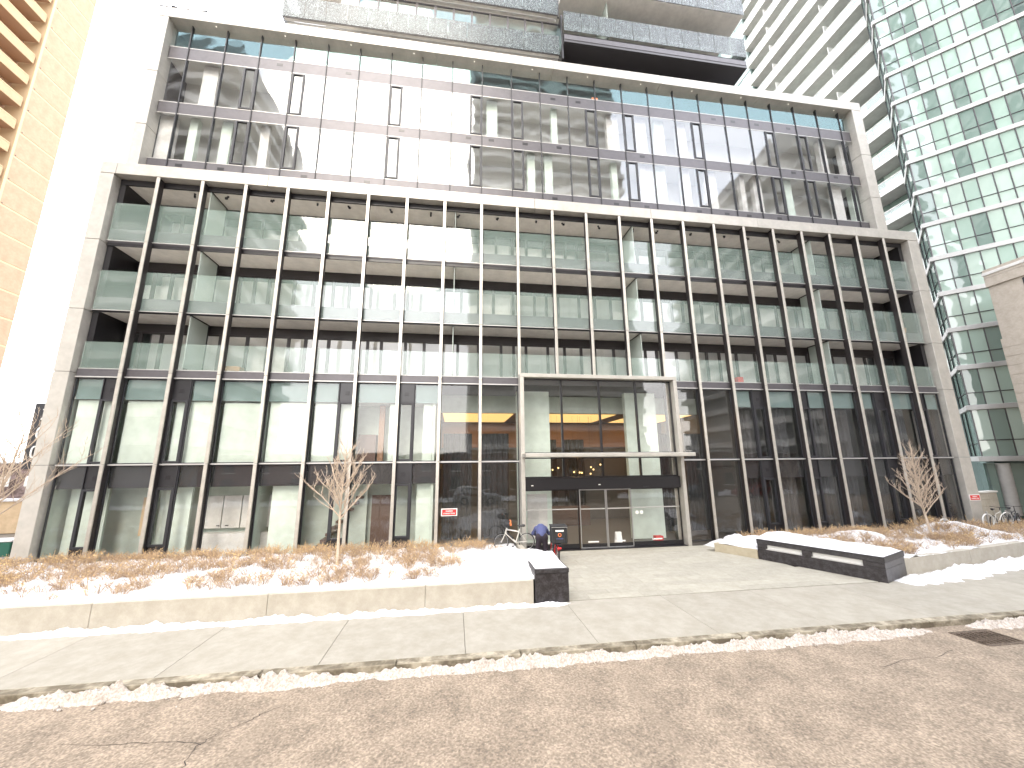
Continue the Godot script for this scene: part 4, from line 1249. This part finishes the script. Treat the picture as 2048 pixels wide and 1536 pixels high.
# ------------------------------------------------------------------ people and things
# skin of a set of tapered bones [a, b, radius a, radius b] joined smoothly (surface nets)
func skin_of(bones: Array, cell: float, k: float) -> ArrayMesh:
	var lo := Vector3(INF, INF, INF)
	var hi := -lo
	for b in bones:
		for i in 2:
			var r: float = b[2 + i] + cell * 2.0
			lo = lo.min(b[i] - Vector3(r, r, r))
			hi = hi.max(b[i] + Vector3(r, r, r))
	var nx := int((hi.x - lo.x) / cell) + 2
	var ny := int((hi.y - lo.y) / cell) + 2
	var nzz := int((hi.z - lo.z) / cell) + 2
	var d := PackedFloat32Array()
	d.resize(nx * ny * nzz)
	d.fill(1.0)
	for b in bones:
		var a: Vector3 = b[0]
		var e: Vector3 = b[1]
		var ra: float = b[2]
		var rb: float = b[3]
		var m := maxf(ra, rb) + k + cell * 2.0
		var l := (a.min(e) - Vector3(m, m, m) - lo) / cell
		var h := (a.max(e) + Vector3(m, m, m) - lo) / cell
		var ab := e - a
		var dd := maxf(ab.dot(ab), 1e-9)
		for z in range(maxi(0, int(l.z)), mini(nzz, int(h.z) + 2)):
			for y in range(maxi(0, int(l.y)), mini(ny, int(h.y) + 2)):
				for x in range(maxi(0, int(l.x)), mini(nx, int(h.x) + 2)):
					var p := lo + Vector3(x, y, z) * cell
					var t := clampf((p - a).dot(ab) / dd, 0.0, 1.0)
					var f := p.distance_to(a + ab * t) - lerpf(ra, rb, t)
					var id := (z * ny + y) * nx + x
					var g := d[id]
					var q := maxf(k - absf(f - g), 0.0) / k
					d[id] = minf(f, g) - q * q * k * 0.25
	var vid := {}
	var mb := MB.new()
	for z in nzz - 1:
		for y in ny - 1:
			for x in nx - 1:
				var s := Vector3.ZERO
				var cnt := 0
				var c := []
				for i in 8:
					c.append(d[((z + (i >> 2)) * ny + y + ((i >> 1) & 1)) * nx + x + (i & 1)])
				for ed in [[0, 1], [2, 3], [4, 5], [6, 7], [0, 2], [1, 3], [4, 6], [5, 7], [0, 4], [1, 5], [2, 6], [3, 7]]:
					var fa: float = c[ed[0]]
					var fb: float = c[ed[1]]
					if (fa < 0.0) != (fb < 0.0):
						var t := fa / (fa - fb)
						var pa := Vector3(ed[0] & 1, (ed[0] >> 1) & 1, ed[0] >> 2)
						var pb := Vector3(ed[1] & 1, (ed[1] >> 1) & 1, ed[1] >> 2)
						s += pa.lerp(pb, t)
						cnt += 1
				if cnt:
					vid[(z * ny + y) * nx + x] = mb.v.size()
					mb.v.append(lo + (Vector3(x, y, z) + s / cnt) * cell)
					var gx: float = c[1] + c[3] + c[5] + c[7] - c[0] - c[2] - c[4] - c[6]
					var gy: float = c[2] + c[3] + c[6] + c[7] - c[0] - c[1] - c[4] - c[5]
					var gz: float = c[4] + c[5] + c[6] + c[7] - c[0] - c[1] - c[2] - c[3]
					mb.n.append(Vector3(gx, gy, gz).normalized())
	for z in range(1, nzz - 1):
		for y in range(1, ny - 1):
			for x in range(1, nx - 1):
				var id := (z * ny + y) * nx + x
				var a0 := d[id]
				for ax in 3:
					var st: int = [1, nx, nx * ny][ax]
					var b0 := d[id + st]
					if (a0 < 0.0) == (b0 < 0.0): continue
					var u: int = [nx, nx * ny, 1][ax]
					var w: int = [nx * ny, 1, nx][ax]
					var q := [id - u - w, id - w, id, id - u]
					var ok := true
					for i in 4: ok = ok and vid.has(q[i])
					if not ok: continue
					var i0: int = vid[q[0]]
					var i1: int = vid[q[1]]
					var i2: int = vid[q[2]]
					var i3: int = vid[q[3]]
					if a0 < 0.0: mb.ix.append_array([i0, i2, i1, i0, i3, i2])
					else: mb.ix.append_array([i0, i1, i2, i0, i2, i3])
	return mb.mesh()

func build_person() -> void:
	var P := thing("person", "person in blue jacket and dark trousers bending over beside a bicycle", "person", Vector3(-2.42, 0, 2.15), -0.12)
	var V := func(x: float, y: float, z: float) -> Vector3: return Vector3(x, y, z)
	var body := []
	var hipl := Vector3(-0.1, 0.9, 0.0)
	var hipr := Vector3(0.1, 0.9, 0.0)
	var chest := Vector3(0, 1.2, -0.3)
	var neck := Vector3(0.02, 1.23, -0.48)
	var head := Vector3(0.04, 1.2, -0.63)
	body.append([Vector3(0, 0.94, 0.0), chest, 0.13, 0.14])
	body.append([chest, neck, 0.11, 0.055])
	body.append([neck, head, 0.055, 0.085])
	body.append([head, head + Vector3(0, -0.02, -0.05), 0.095, 0.08])
	body.append([head + Vector3(0, -0.06, -0.1), head + Vector3(0, -0.075, -0.12), 0.018, 0.012])
	for s in [-1.0, 1.0]:
		body.append([head + Vector3(s * 0.09, 0, 0.0), head + Vector3(s * 0.1, 0.01, 0.01), 0.02, 0.018])
		var hip := Vector3(0.1 * s, 0.9, 0.0)
		var knee := Vector3(0.14 * s, 0.49, -0.07)
		var ank := Vector3(0.15 * s, 0.09, 0.03)
		body.append([hip, knee, 0.085, 0.058])
		body.append([knee, ank, 0.055, 0.038])
		body.append([ank, Vector3(0.16 * s, 0.05, -0.14), 0.045, 0.035])
		var sh := Vector3(0.19 * s, 1.2, -0.36)
		var el := Vector3(0.34 if s > 0 else -0.3, 0.98, -0.5)
		var wr := Vector3(0.46 if s > 0 else -0.12, 0.86, -0.72)
		body.append([sh, el, 0.052, 0.042])
		body.append([el, wr, 0.04, 0.028])
		var dr := (wr - el).normalized()
		var palm := wr + dr * 0.08
		body.append([wr, palm, 0.03, 0.034])
		var sd := dr.cross(Vector3.UP).normalized()
		for f in 4:
			var b: Vector3 = palm + sd * (f - 1.5) * 0.019
			var m: Vector3 = b + dr * [0.045, 0.052, 0.048, 0.038][f] + Vector3(0, -0.012, 0)
			body.append([b, m, 0.0095, 0.0085])
			body.append([m, m + dr * 0.02 + Vector3(0, -0.03, 0), 0.0085, 0.0075])
		body.append([wr + dr * 0.03 - sd * s * 0.025, wr + dr * 0.07 - sd * s * 0.055 + Vector3(0, -0.02, 0), 0.011, 0.009])
	put(P, "body", skin_of(body, 0.014, 0.03), M.skin)
	var jk := [[Vector3(0, 0.98, -0.02), Vector3(0, 1.08, -0.14), 0.19, 0.2], [Vector3(0, 1.08, -0.14), chest, 0.2, 0.185], [chest, Vector3(0.01, 1.22, -0.42), 0.16, 0.1], [Vector3(-0.16, 1.18, -0.32), Vector3(0.16, 1.18, -0.32), 0.1, 0.1]]
	for s in [-1.0, 1.0]:
		var sh := Vector3(0.19 * s, 1.19, -0.36)
		var el := Vector3(0.34 if s > 0 else -0.3, 0.98, -0.5)
		var wr := Vector3(0.46 if s > 0 else -0.12, 0.86, -0.72)
		jk.append([sh, el, 0.082, 0.066])
		jk.append([el, wr, 0.064, 0.05])
	put(P, "jacket", skin_of(jk, 0.024, 0.06), M.jacket)
	var tr := [[hipl, hipr, 0.16, 0.16], [Vector3(-0.07, 0.95, 0.02), Vector3(0.07, 0.95, 0.02), 0.15, 0.15]]
	for s in [-1.0, 1.0]:
		tr.append([Vector3(0.11 * s, 0.88, 0.02), Vector3(0.15 * s, 0.49, -0.06), 0.125, 0.1])
		tr.append([Vector3(0.15 * s, 0.49, -0.06), Vector3(0.155 * s, 0.14, 0.02), 0.095, 0.085])
	put(P, "trousers", skin_of(tr, 0.024, 0.04), M.trousers)
	for s in [-1.0, 1.0]:
		put(P, "shoe", skin_of([[Vector3(0.155 * s, 0.06, 0.05), Vector3(0.165 * s, 0.045, -0.17), 0.055, 0.045]], 0.016, 0.02), M.black)
	put(P, "hair", skin_of([[head + Vector3(0, 0.03, 0.02), head + Vector3(0, 0.045, -0.02), 0.1, 0.09]], 0.016, 0.02), M.hair)
	var hs := MB.new()
	hs.ring(head + Vector3(0, 0.1, 0.02), Vector3(0.1, 1, 0.5), 0.1, 0.009, 24, 6)
	put(P, "headset_band", hs.mesh(), M.alu)

func wheel(parent: Node, x: float, turn := 0.0, fat := 0.022) -> void:
	var w := MB.new()
	w.ring(Vector3.ZERO, Vector3(0, 0, 1), 0.325, fat, 32, 6)
	var o := put(parent, "wheel", w.mesh(), M.rubber, Vector3(x, 0.35, 0))
	o.rotation.y = turn
	var r := MB.new()
	r.ring(Vector3.ZERO, Vector3(0, 0, 1), 0.3, 0.012, 32, 5)
	put(o, "rim", r.mesh(), M.steel)
	var s := MB.new()
	for k in 18:
		var a := TAU * k / 18
		s.tube([Vector3(cos(a + 0.3) * 0.02, sin(a + 0.3) * 0.02, 0.02 if k % 2 else -0.02), Vector3(cos(a) * 0.3, sin(a) * 0.3, 0)], [0.0025, 0.0025], 3, false)
	s.tube([Vector3(0, 0, -0.05), Vector3(0, 0, 0.05)], [0.025, 0.025], 8)
	put(o, "spokes", s.mesh(), M.steel)

func bicycle(label: String, at: Vector3, turn: float, paint: Material, group: String, ebike := false, muffs := false) -> Node3D:
	var B := thing("bicycle", label, "bicycle", at, turn, group)
	wheel(B, -0.52, 0.0, 0.03 if ebike else 0.022)
	wheel(B, 0.56, 0.35 if muffs else 0.0, 0.03 if ebike else 0.022)
	var f := MB.new()
	var bb := Vector3(-0.06, 0.32, 0)
	var st := Vector3(-0.2, 0.74, 0)
	var hd := Vector3(0.34, 0.84, 0)
	var hb := Vector3(0.38, 0.7, 0)
	var tk := 0.03 if ebike or muffs else 0.018
	f.tube([st, hd], [tk, tk], 8)
	f.tube([bb, hb], [tk * 1.3, tk * 1.3], 8)
	f.tube([bb, st + Vector3(-0.03, 0.1, 0)], [tk, tk * 0.8], 8)
	f.tube([hd + Vector3(-0.02, 0.06, 0), hb], [tk * 1.1, tk * 1.1], 8)
	for s in [-1.0, 1.0]:
		f.tube([bb, Vector3(-0.52, 0.35, 0.06 * s)], [0.014, 0.011], 6)
		f.tube([st, Vector3(-0.52, 0.35, 0.06 * s)], [0.012, 0.009], 6)
	put(B, "frame", f.mesh(), paint)
	var k := MB.new()
	for s in [-1.0, 1.0]:
		k.tube([hb + Vector3(0.01, -0.02, 0.05 * s), Vector3(0.5, 0.45, 0.055 * s), Vector3(0.56, 0.35, 0.06 * s)], [0.018, 0.016, 0.012], 6)
	put(B, "fork", k.mesh(), paint)
	if muffs or ebike:
		var bt := MB.new()
		bt.tube([bb.lerp(hb, 0.25) + Vector3(0, 0.05, 0), bb.lerp(hb, 0.85) + Vector3(0, 0.05, 0)], [0.05, 0.045], 8)
		put(B, "battery", bt.mesh(), M.black)
	var sd := MB.new()
	sd.tube([st + Vector3(-0.02, 0.1, 0), st + Vector3(-0.06, 0.22, 0)], [0.013, 0.013], 6)
	put(B, "seat_post", sd.mesh(), M.steel)
	put(B, "saddle", skin_of([[st + Vector3(-0.2, 0.25, 0), st + Vector3(-0.03, 0.25, 0), 0.06, 0.03], [st + Vector3(-0.03, 0.25, 0), st + Vector3(0.08, 0.245, 0), 0.03, 0.02]], 0.018, 0.03), M.black)
	var h := MB.new()
	h.tube([hd + Vector3(-0.02, 0.05, 0), hd + Vector3(0.0, 0.2, 0)], [0.016, 0.016], 6)
	h.tube([hd + Vector3(-0.08, 0.24, -0.32), hd + Vector3(0, 0.2, -0.1), hd + Vector3(0, 0.2, 0.1), hd + Vector3(-0.08, 0.24, 0.32)], [0.013, 0.013, 0.013, 0.013], 6)
	put(B, "handlebar", h.mesh(), M.black)
	var c := MB.new()
	c.ring(bb + Vector3(0, 0, 0.045), Vector3(0, 0, 1), 0.085, 0.006, 20, 5)
	c.tube([bb + Vector3(0, 0, -0.08), bb + Vector3(0.1, -0.13, -0.09)], [0.012, 0.01], 5)
	c.tube([bb + Vector3(0, 0, 0.08), bb + Vector3(-0.1, 0.13, 0.09)], [0.012, 0.01], 5)
	c.box(0.02, 0.12, 0.17, 0.2, -0.18, -0.09, 0.005)
	put(B, "crank", c.mesh(), M.black)
	if muffs:
		for s in [-1.0, 1.0]:
			var e := hd + Vector3(-0.09, 0.25, 0.2 * s)
			var mu := put(B, "hand_muff", skin_of([[e + Vector3(0.1, -0.02, 0.02 * s), e + Vector3(0.0, 0.0, 0.1 * s), 0.1, 0.095]], 0.022, 0.02), M.bag)
			var rg := MB.new()
			rg.ring(e + Vector3(-0.09, 0.015, 0.1 * s), Vector3(-1, 0.15, 0.3 * s), 0.07, 0.026, 18, 6)
			put(mu, "cuff", rg.mesh(), M.orange)
	if ebike:
		var r := MB.new()
		r.box(-0.92, -0.3, 0.76, 0.785, -0.12, 0.12, 0.006)
		for s in [-1.0, 1.0]: r.tube([Vector3(-0.8, 0.76, 0.1 * s), Vector3(-0.52, 0.36, 0.08 * s)], [0.01, 0.01], 5)
		put(B, "rack", r.mesh(), M.black)
		var ml := MB.new()
		ml.tube([Vector3(-0.95, 0.66, -0.07), Vector3(-0.95, 0.66, 0.07)], [0.035, 0.035], 8)
		put(B, "tail_lamp", ml.mesh(), M.red)
		var g := MB.new()
		var gp := []
		for i in 9:
			var a := 0.35 + i * 0.27
			gp.append(Vector3(-0.52 + cos(a) * 0.375, 0.35 + sin(a) * 0.375, 0))
		g.tube(gp, [0.03, 0.03, 0.03, 0.03, 0.03, 0.03, 0.03, 0.03, 0.03], 6)
		put(B, "mudguard", g.mesh(), M.red)
	return B

func car(label: String, at: Vector3, turn: float, paint: Material, suv: bool) -> void:
	var T := thing("parked_car", label, "car", at, turn, "cars parked across the road")
	var h := 1.7 if suv else 1.42
	var side := [Vector2(-2.3, 0.35), Vector2(-2.35, 0.75), Vector2(-2.25, 1.0), Vector2(-1.95, h - 0.15), Vector2(-1.4, h), Vector2(0.1, h), Vector2(0.95, 1.08), Vector2(1.95, 0.92), Vector2(2.3, 0.7), Vector2(2.32, 0.35)]
	if not suv: side = [Vector2(-2.3, 0.3), Vector2(-2.35, 0.75), Vector2(-2.2, 0.98), Vector2(-1.6, 1.05), Vector2(-1.0, h), Vector2(0.15, h), Vector2(0.95, 0.98), Vector2(1.95, 0.85), Vector2(2.3, 0.62), Vector2(2.32, 0.3)]
	var m := MB.new()
	var zs := [-0.92, -0.88, -0.72, 0.72, 0.88, 0.92]
	m.grid(side.size() - 1, 5, func(u: float, v: float) -> Vector3:
		var p: Vector2 = side[int(round(u * (side.size() - 1)))]
		var z: float = zs[int(round(v * 5))]
		var e := absf(z)
		var t := clampf((p.y - 0.95) / 0.6, 0.0, 1.0)
		if e > 0.9: return Vector3(p.x * 0.97, 0.35 + (p.y - 0.35) * 0.55, z)
		return Vector3(p.x * (0.99 if e > 0.8 else 1.0), p.y - (0.03 if e > 0.8 else 0.0), z * lerpf(1.0, 0.8, t)))
	m.box(-2.28, 2.28, 0.3, 0.72, -0.9, 0.9, 0.05)
	put(T, "body", m.mesh(), paint)
	for s in [-1.0, 1.0]:
		var w := MB.new()
		var z0: float = 0.87 * s
		w.quad(Vector3(-1.8, 1.02, z0 * 1.03), Vector3(0.8, 1.02, z0 * 1.03), Vector3(0.1, h - 0.1, z0 * 0.86), Vector3(-1.45, h - 0.1, z0 * 0.86), Vector3(0, 0, s))
		put(T, "side_window", w.mesh(), M.car_glass)
		for x in [-1.42, 1.4]:
			var c := MB.new()
			c.tube([Vector3(0, 0, -0.11), Vector3(0, 0, 0.11)], [0.34, 0.34], 20)
			var o := put(T, "wheel", c.mesh(), M.rubber, Vector3(x, 0.34, 0.86 * s))
			var r := MB.new()
			r.tube([Vector3(0, 0, 0.1 * s), Vector3(0, 0, 0.125 * s)], [0.22, 0.2], 16)
			put(o, "rim", r.mesh(), M.steel)

func opposite_side() -> void:
	# what the glass front mirrors: towers with balconies, a brick row, parked cars
	var mk := func(label: String, x0: float, x1: float, z0: float, z1: float, h: float, sides: Array, edge_m: Material, wall_m: Material) -> void:
		var T := thing("balcony_tower", label, "building")
		bx(T, "core", wall_m, x0, x1, -0.2, h, z0, z1)
		var y := 6.0
		while y < h - 2.0:
			for s in sides:
				if s == "front":
					bx(T, "balcony_slab", edge_m, x0 + 0.3, x1 - 0.3, y, y + 0.9, z0 - 1.5, z0 - 1.35)
					bx(T, "balcony_floor", M.slab_white, x0 + 0.3, x1 - 0.3, y, y + 0.18, z0 - 1.34, z0 - 0.01)
				elif s == "right":
					bx(T, "balcony_slab", edge_m, x1 + 1.35, x1 + 1.5, y, y + 0.9, z0 + 0.3, z1)
					bx(T, "balcony_floor", M.slab_white, x1 + 0.01, x1 + 1.34, y, y + 0.18, z0 + 0.3, z1)
				else:
					bx(T, "balcony_slab", edge_m, x0 - 1.5, x0 - 1.35, y, y + 0.9, z0 + 0.3, z1)
					bx(T, "balcony_floor", M.slab_white, x0 - 1.34, x0 - 0.01, y, y + 0.18, z0 + 0.3, z1)
			y += 3.0
	mk.call("grey slab tower with pale balcony bands facing the glass front", -3.5, 27.0, 46.0, 62.0, 105.0, ["front"], M.slab_edge, M.tower_grey)
	mk.call("tower across the road with balconies along its inner flank", -70.0, -36.5, 28.0, 54.0, 62.0, ["right", "front"], M.slab_edge, M.tower_grey)
	mk.call("tower across the road beyond the grey slab tower", 41.0, 80.0, 22.0, 54.0, 52.0, ["left", "front"], M.slab_edge, M.tower_grey)
	var R := thing("brick_row", "red brick row with sash windows across the road", "building")
	bx(R, "wall", M.brick, -34.0, 60.0, -0.1, 5.0, 30.0, 36.0)
	bx(R, "roof_snow", M.snow, -34.0, 60.0, 5.0, 5.12, 29.9, 36.0)
	for k in 18:
		for s in 2:
			var x := -31.5 + k * 3.6
			var w := bx(R, "window", M.car_glass, x, x + 1.1, 0.8 + s * 2.2, 2.3 + s * 2.2, 29.95, 29.995)
			bx(w, "sill", M.slab_edge, x - 0.1, x + 1.2, 0.68 + s * 2.2, 0.798 + s * 2.2, 29.9, 30.0)
	car("silver sport utility car parked across the road", Vector3(-3.6, -0.1, 21.6), 0.0, M.car_silver, true)
	car("black saloon car parked across the road behind the silver one", Vector3(8.0, -0.1, 21.7), PI, M.car_dark, false)
	car("dark saloon car parked across the road beside the snow heap", Vector3(20.0, -0.1, 21.7), PI, M.car_dark, false)
	car("red saloon car parked across the road at the end of the row", Vector3(27.0, -0.1, 21.7), PI, M.car_red, false)
	ridge("snow_bank", "snow bank along the kerb across the road", Vector3(-40.0, 0.0, 23.4), Vector3(45.0, 0.0, 23.4), 1.2, 0.55, M.snow, 45, 0.3)

func siamese_sign(label: String, at: Vector3) -> void:
	var S := thing("wall_sign", label, "sign", at, 0.0, "red fittings signs on the front")
	bx(S, "plate", M.sign_white, -0.35, 0.35, -0.16, 0.16, -0.012, 0.0, 0.005)
	bx(S, "red_field", M.red, -0.31, 0.31, -0.125, 0.125, 0.001, 0.006)
	var f := SystemFont.new()
	f.font_names = PackedStringArray(["Droid Sans"])
	f.font_weight = 700
	for k in 2:
		var tm := TextMesh.new()
		tm.text = ["SIAMESE", "CONNECTION"][k]
		tm.font = f
		tm.font_size = 48
		tm.pixel_size = 0.0016
		tm.depth = 0.004
		put(S, "text", tm, M.sign_white, Vector3(0, 0.05 - k * 0.1, 0.008))

func small_things() -> void:
	siamese_sign("red wall sign with white words low on the glass beside the doors", Vector3(-6.09, 1.715, 0.02))
	siamese_sign("red wall sign with white words on the end post by the block wall", Vector3(22.1, 1.745, 0.02))
	bicycle("pale electric bicycle with black hand muffs leaning by the glass front", Vector3(-3.32, 0.2, 0.85), PI - 0.12, M.bike_white, "bicycles by the doors", false, true)
	bicycle("red and black delivery bicycle seen from behind by the granite block", Vector3(-1.9, 0.0, 2.15), PI / 2 - 0.06, M.red, "bicycles by the doors", true, false)
	var G := thing("delivery_bag", "square black insulated delivery bag on a bicycle rack", "bag", Vector3(-1.88, 0.79, 2.72), -0.06)
	var gb := MB.new()
	gb.box(-0.3, 0.3, 0.0, 0.6, -0.24, 0.24, 0.03)
	put(G, "body", gb.mesh(), M.bag)
	bx(G, "lid", M.bag, -0.32, 0.32, 0.6, 0.655, -0.26, 0.26, 0.02)
	bx(G, "piping", M.alu, -0.31, 0.31, 0.592, 0.606, 0.255, 0.266)
	bx(G, "printed_strip", M.sign_white, -0.16, 0.16, 0.44, 0.5, 0.24, 0.246)
	var em := MB.new()
	em.ring(Vector3(0, 0.32, 0.243), Vector3(0, 0, 1), 0.055, 0.014, 20, 5)
	put(G, "emblem", em.mesh(), M.orange)
	bx(G, "printed_line", M.jacket, -0.14, 0.14, 0.17, 0.2, 0.24, 0.246)
	for s in [-1.0, 1.0]: bx(G, "strap", M.black, 0.2 * s - 0.015, 0.2 * s + 0.015, 0.02, 0.58, 0.24, 0.25)
	# ring racks and bicycles on the right
	for p in [Vector3(17.9, 0.1, 1.35), Vector3(20.6, 0.25, 1.3), Vector3(22.3, 0.25, 1.0)]:
		var lb := "ring bicycle rack half sunk in the snow by the tree" if p.x < 20.0 else ("ring bicycle rack beside the building end post" if p.x < 21.5 else "ring bicycle rack between the two locked bicycles")
		var K := thing("bicycle_rack", lb, "bicycle rack", p, 0.0, "ring racks")
		var r := MB.new()
		r.tube([Vector3(0, 0, 0), Vector3(0, 0.95, 0)], [0.04, 0.04], 10)
		put(K, "post", r.mesh(), M.steel)
		var q := MB.new()
		q.ring(Vector3(0, 0.5, 0), Vector3(0, 0, 1), 0.33, 0.028, 28, 8)
		put(K, "ring", q.mesh(), M.slab_edge)
	bicycle("pale bicycle locked at the ring rack by the block wall", Vector3(21.5, 0.3, 1.15), 0.2, M.bike_white, "bicycles at the racks")
	bicycle("dark bicycle locked behind the pale one at the ring rack", Vector3(22.9, 0.3, 0.9), 0.3, M.dark, "bicycles at the racks")
	# birds along the top of the frame
	for b in [[-22.2, 0.3], [-21.75, 1.9], [-21.52, 0.8], [-21.05, 2.6], [-20.2, 0.1]]:
		var lb := "small dark pigeon perched on the top edge of the upper frame"
		var P := thing("pigeon", lb, "bird", Vector3(b[0], 28.45, -1.15), b[1], "pigeons on the roof edge")
		put(P, "body", skin_of([[Vector3(-0.1, 0.13, 0), Vector3(0.05, 0.16, 0), 0.055, 0.065], [Vector3(0.05, 0.16, 0), Vector3(0.11, 0.26, 0), 0.05, 0.035], [Vector3(0.11, 0.26, 0), Vector3(0.12, 0.28, 0), 0.036, 0.034], [Vector3(0.14, 0.27, 0), Vector3(0.18, 0.262, 0), 0.013, 0.006], [Vector3(-0.1, 0.13, 0), Vector3(-0.25, 0.09, 0), 0.04, 0.02]], 0.018, 0.03), M.bird)
		for s in [-1.0, 1.0]:
			var l := MB.new()
			l.tube([Vector3(0.01, 0.0, 0.03 * s), Vector3(0.0, 0.12, 0.03 * s)], [0.007, 0.009], 4)
			put(P, "leg", l.mesh(), M.orange)
	# things left on the balconies
	var rb := bx(self, "storage_crate", M.red, 9.25, 9.6, 8.002, 8.3, -0.85, -0.55, 0.01)
	tag(rb, "small red crate on the lowest balcony behind the glass", "crate")
	var cb := bx(self, "cardboard_box", M.cardboard, -16.4, -15.6, 8.002, 8.22, -0.9, -0.5, 0.01)
	tag(cb, "flat brown cardboard box on the lowest balcony", "box")
	var ob := bx(self, "orange_box", M.orange, 2.35, 2.75, 26.22, 26.75, -1.75, -1.6, 0.01)
	tag(ob, "orange box behind the top row of glass", "box")
	var pl := thing("potted_palm", "green potted palm at the end of the middle balcony", "plant", Vector3(20.9, 11.2, -0.8))
	var pt := MB.new()
	pt.tube([Vector3(0, 0, 0), Vector3(0, 0.4, 0)], [0.16, 0.22], 12)
	put(pl, "pot", pt.mesh(), M.cardboard)
	for k in 14:
		var a := k * 2.4
		var lf := MB.new()
		var o := Vector3(cos(a), 0, sin(a))
		var s := o.cross(Vector3.UP) * 0.05
		var b0 := Vector3(0, 0.4, 0)
		var p1 := o * 0.2 + Vector3(0, 1.0 + 0.03 * k, 0)
		var p2 := o * 0.45 + Vector3(0, 1.2, 0)
		lf.quad(b0 - s * 0.3, b0 + s * 0.3, p1 + s, p1 - s)
		lf.quad(p1 - s, p1 + s, p2 + s * 0.2, p2 - s * 0.2)
		put(pl, "frond", lf.mesh(), M.leaf)
	# hanging lamps of the lobby
	var CH := thing("pendant_cluster", "cluster of small warm globe lamps hanging in the lobby", "lamp", Vector3(0, 0, -4.5))
	for p in [Vector2(-0.28, 3.42), Vector2(0.14, 3.52), Vector2(1.07, 3.27), Vector2(1.33, 3.25), Vector2(1.6, 3.22), Vector2(2.2, 3.54), Vector2(2.15, 3.16), Vector2(2.72, 3.69), Vector2(2.22, 3.41)]:
		var z := rng.randf_range(-0.3, 0.3)
		var g := MB.new()
		g.ball(Vector3.ZERO, Vector3(0.05, 0.05, 0.05), 10, 6)
		var bo := put(CH, "bulb", g.mesh(), M.bulb, Vector3(p.x, p.y, z))
		var w := MB.new()
		w.tube([Vector3(0, 0.05, 0), Vector3(0, 6.6 - p.y, 0)], [0.004, 0.004], 4)
		put(bo, "cable", w.mesh(), M.black)
	var l := OmniLight3D.new()
	l.name = "cluster_light"
	l.light_color = Color(1.0, 0.8, 0.5)
	l.light_energy = 0.12
	l.light_size = 0.3
	l.shadow_enabled = true
	l.omni_range = 12.0
	add_child(l, true)
	l.position = Vector3(1.2, 3.3, -4.5)
	# just inside the doors
	var wf := thing("floor_sign", "white folding wet-floor sign inside the sliding doors", "sign", Vector3(1.75, 0.0, -0.2))
	for s in [-1.0, 1.0]:
		var o := bx(wf, "board", M.sign_white, -0.14, 0.14, 0.02, 0.62, -0.01, 0.01, 0.004)
		o.rotation.x = 0.2 * s
		o.position.z = 0.1 * s * -1.0
	var rx := bx(self, "red_box", M.red, 3.6, 3.98, 0.0, 0.36, -0.45, -0.15, 0.015)
	tag(rx, "red box standing inside the glass doors", "box")

func _ready() -> void:
	rng.seed = 7
	nz = noise(77, 0.5, FastNoiseLite.TYPE_SIMPLEX_SMOOTH, 3)
	# camera
	var cam := Camera3D.new()
	cam.name = "camera"
	cam.fov = 89.076
	cam.near = 0.1
	cam.far = 2000.0
	add_child(cam)
	cam.position = Vector3(-5.891, 3.761, 18.215)
	cam.rotation = Vector3(0.2027603, -0.1448163, -0.009964)
	cam.current = true
	# sky, sun, exposure
	var env := Environment.new()
	env.background_mode = Environment.BG_SKY
	var sm := ProceduralSkyMaterial.new()
	sm.sky_top_color = Color(0.95, 0.96, 1.0)
	sm.sky_horizon_color = Color(1.0, 0.98, 0.945)
	sm.sky_curve = 0.2
	sm.ground_bottom_color = Color(0.7, 0.68, 0.64)
	sm.ground_horizon_color = Color(1.0, 0.99, 0.97)
	sm.sun_angle_max = 1.0
	var sky := Sky.new()
	sky.sky_material = sm
	env.sky = sky
	env.tonemap_mode = Environment.TONE_MAPPER_LINEAR
	env.tonemap_exposure = 6.3
	env.sdfgi_enabled = true
	env.ssao_enabled = true
	env.ssil_enabled = true
	var we := WorldEnvironment.new()
	we.environment = env
	add_child(we)
	var sun := DirectionalLight3D.new()
	sun.name = "sun"
	sun.light_energy = 0.15
	sun.light_angular_distance = 30.0
	sun.light_color = Color(1.0, 0.94, 0.84)
	sun.shadow_enabled = true
	sun.sky_mode = DirectionalLight3D.SKY_MODE_LIGHT_ONLY
	add_child(sun)
	sun.look_at_from_position(Vector3(-6, 30, 36), Vector3.ZERO)
	make_materials()
	var ml := MB.new()
	ml.tube([Vector3(0, 0, 0), Vector3(0, -0.06, 0)], [0.05, 0.04], 10)
	ml.box(0.02, 0.14, -0.16, -0.06, -0.04, 0.04, 0.01)
	M["m_light"] = ml.mesh()
	var ms := MB.new()
	ms.tube([Vector3(0, 0, 0), Vector3(0, -0.02, 0)], [0.035, 0.03], 8)
	M["m_spot"] = ms.mesh()
	# large structure
	build_ground()
	BL = thing("condominium_building", "glass-fronted building with pale metal frames, fins and an entrance portal", "building")
	build_lower_block()
	build_entrance()
	build_upper_block()
	build_tower_base()
	build_interiors()
	build_glass_tower()
	build_stone_neighbour()
	build_precast_tower()
	far_left()
	opposite_side()
	# objects
	tree("bare young tree with upswept pale branches in the long bed", Vector3(-9.75, 0.4, 3.4), 4.3, 1.55, 1.25, 3, 20)
	tree("slim bare tree with dense twigs behind the granite planter", Vector3(14.7, 0.2, 3.0), 4.4, 1.2, 1.15, 8, 28, -0.15)
	tree("bare tree with long sweeping twigs beside the building corner", Vector3(-20.3, 0.3, 3.6), 5.2, 1.6, 1.9, 12, 18, 0.9)
	build_person()
	small_things()
	build_snow()
	build_cover()
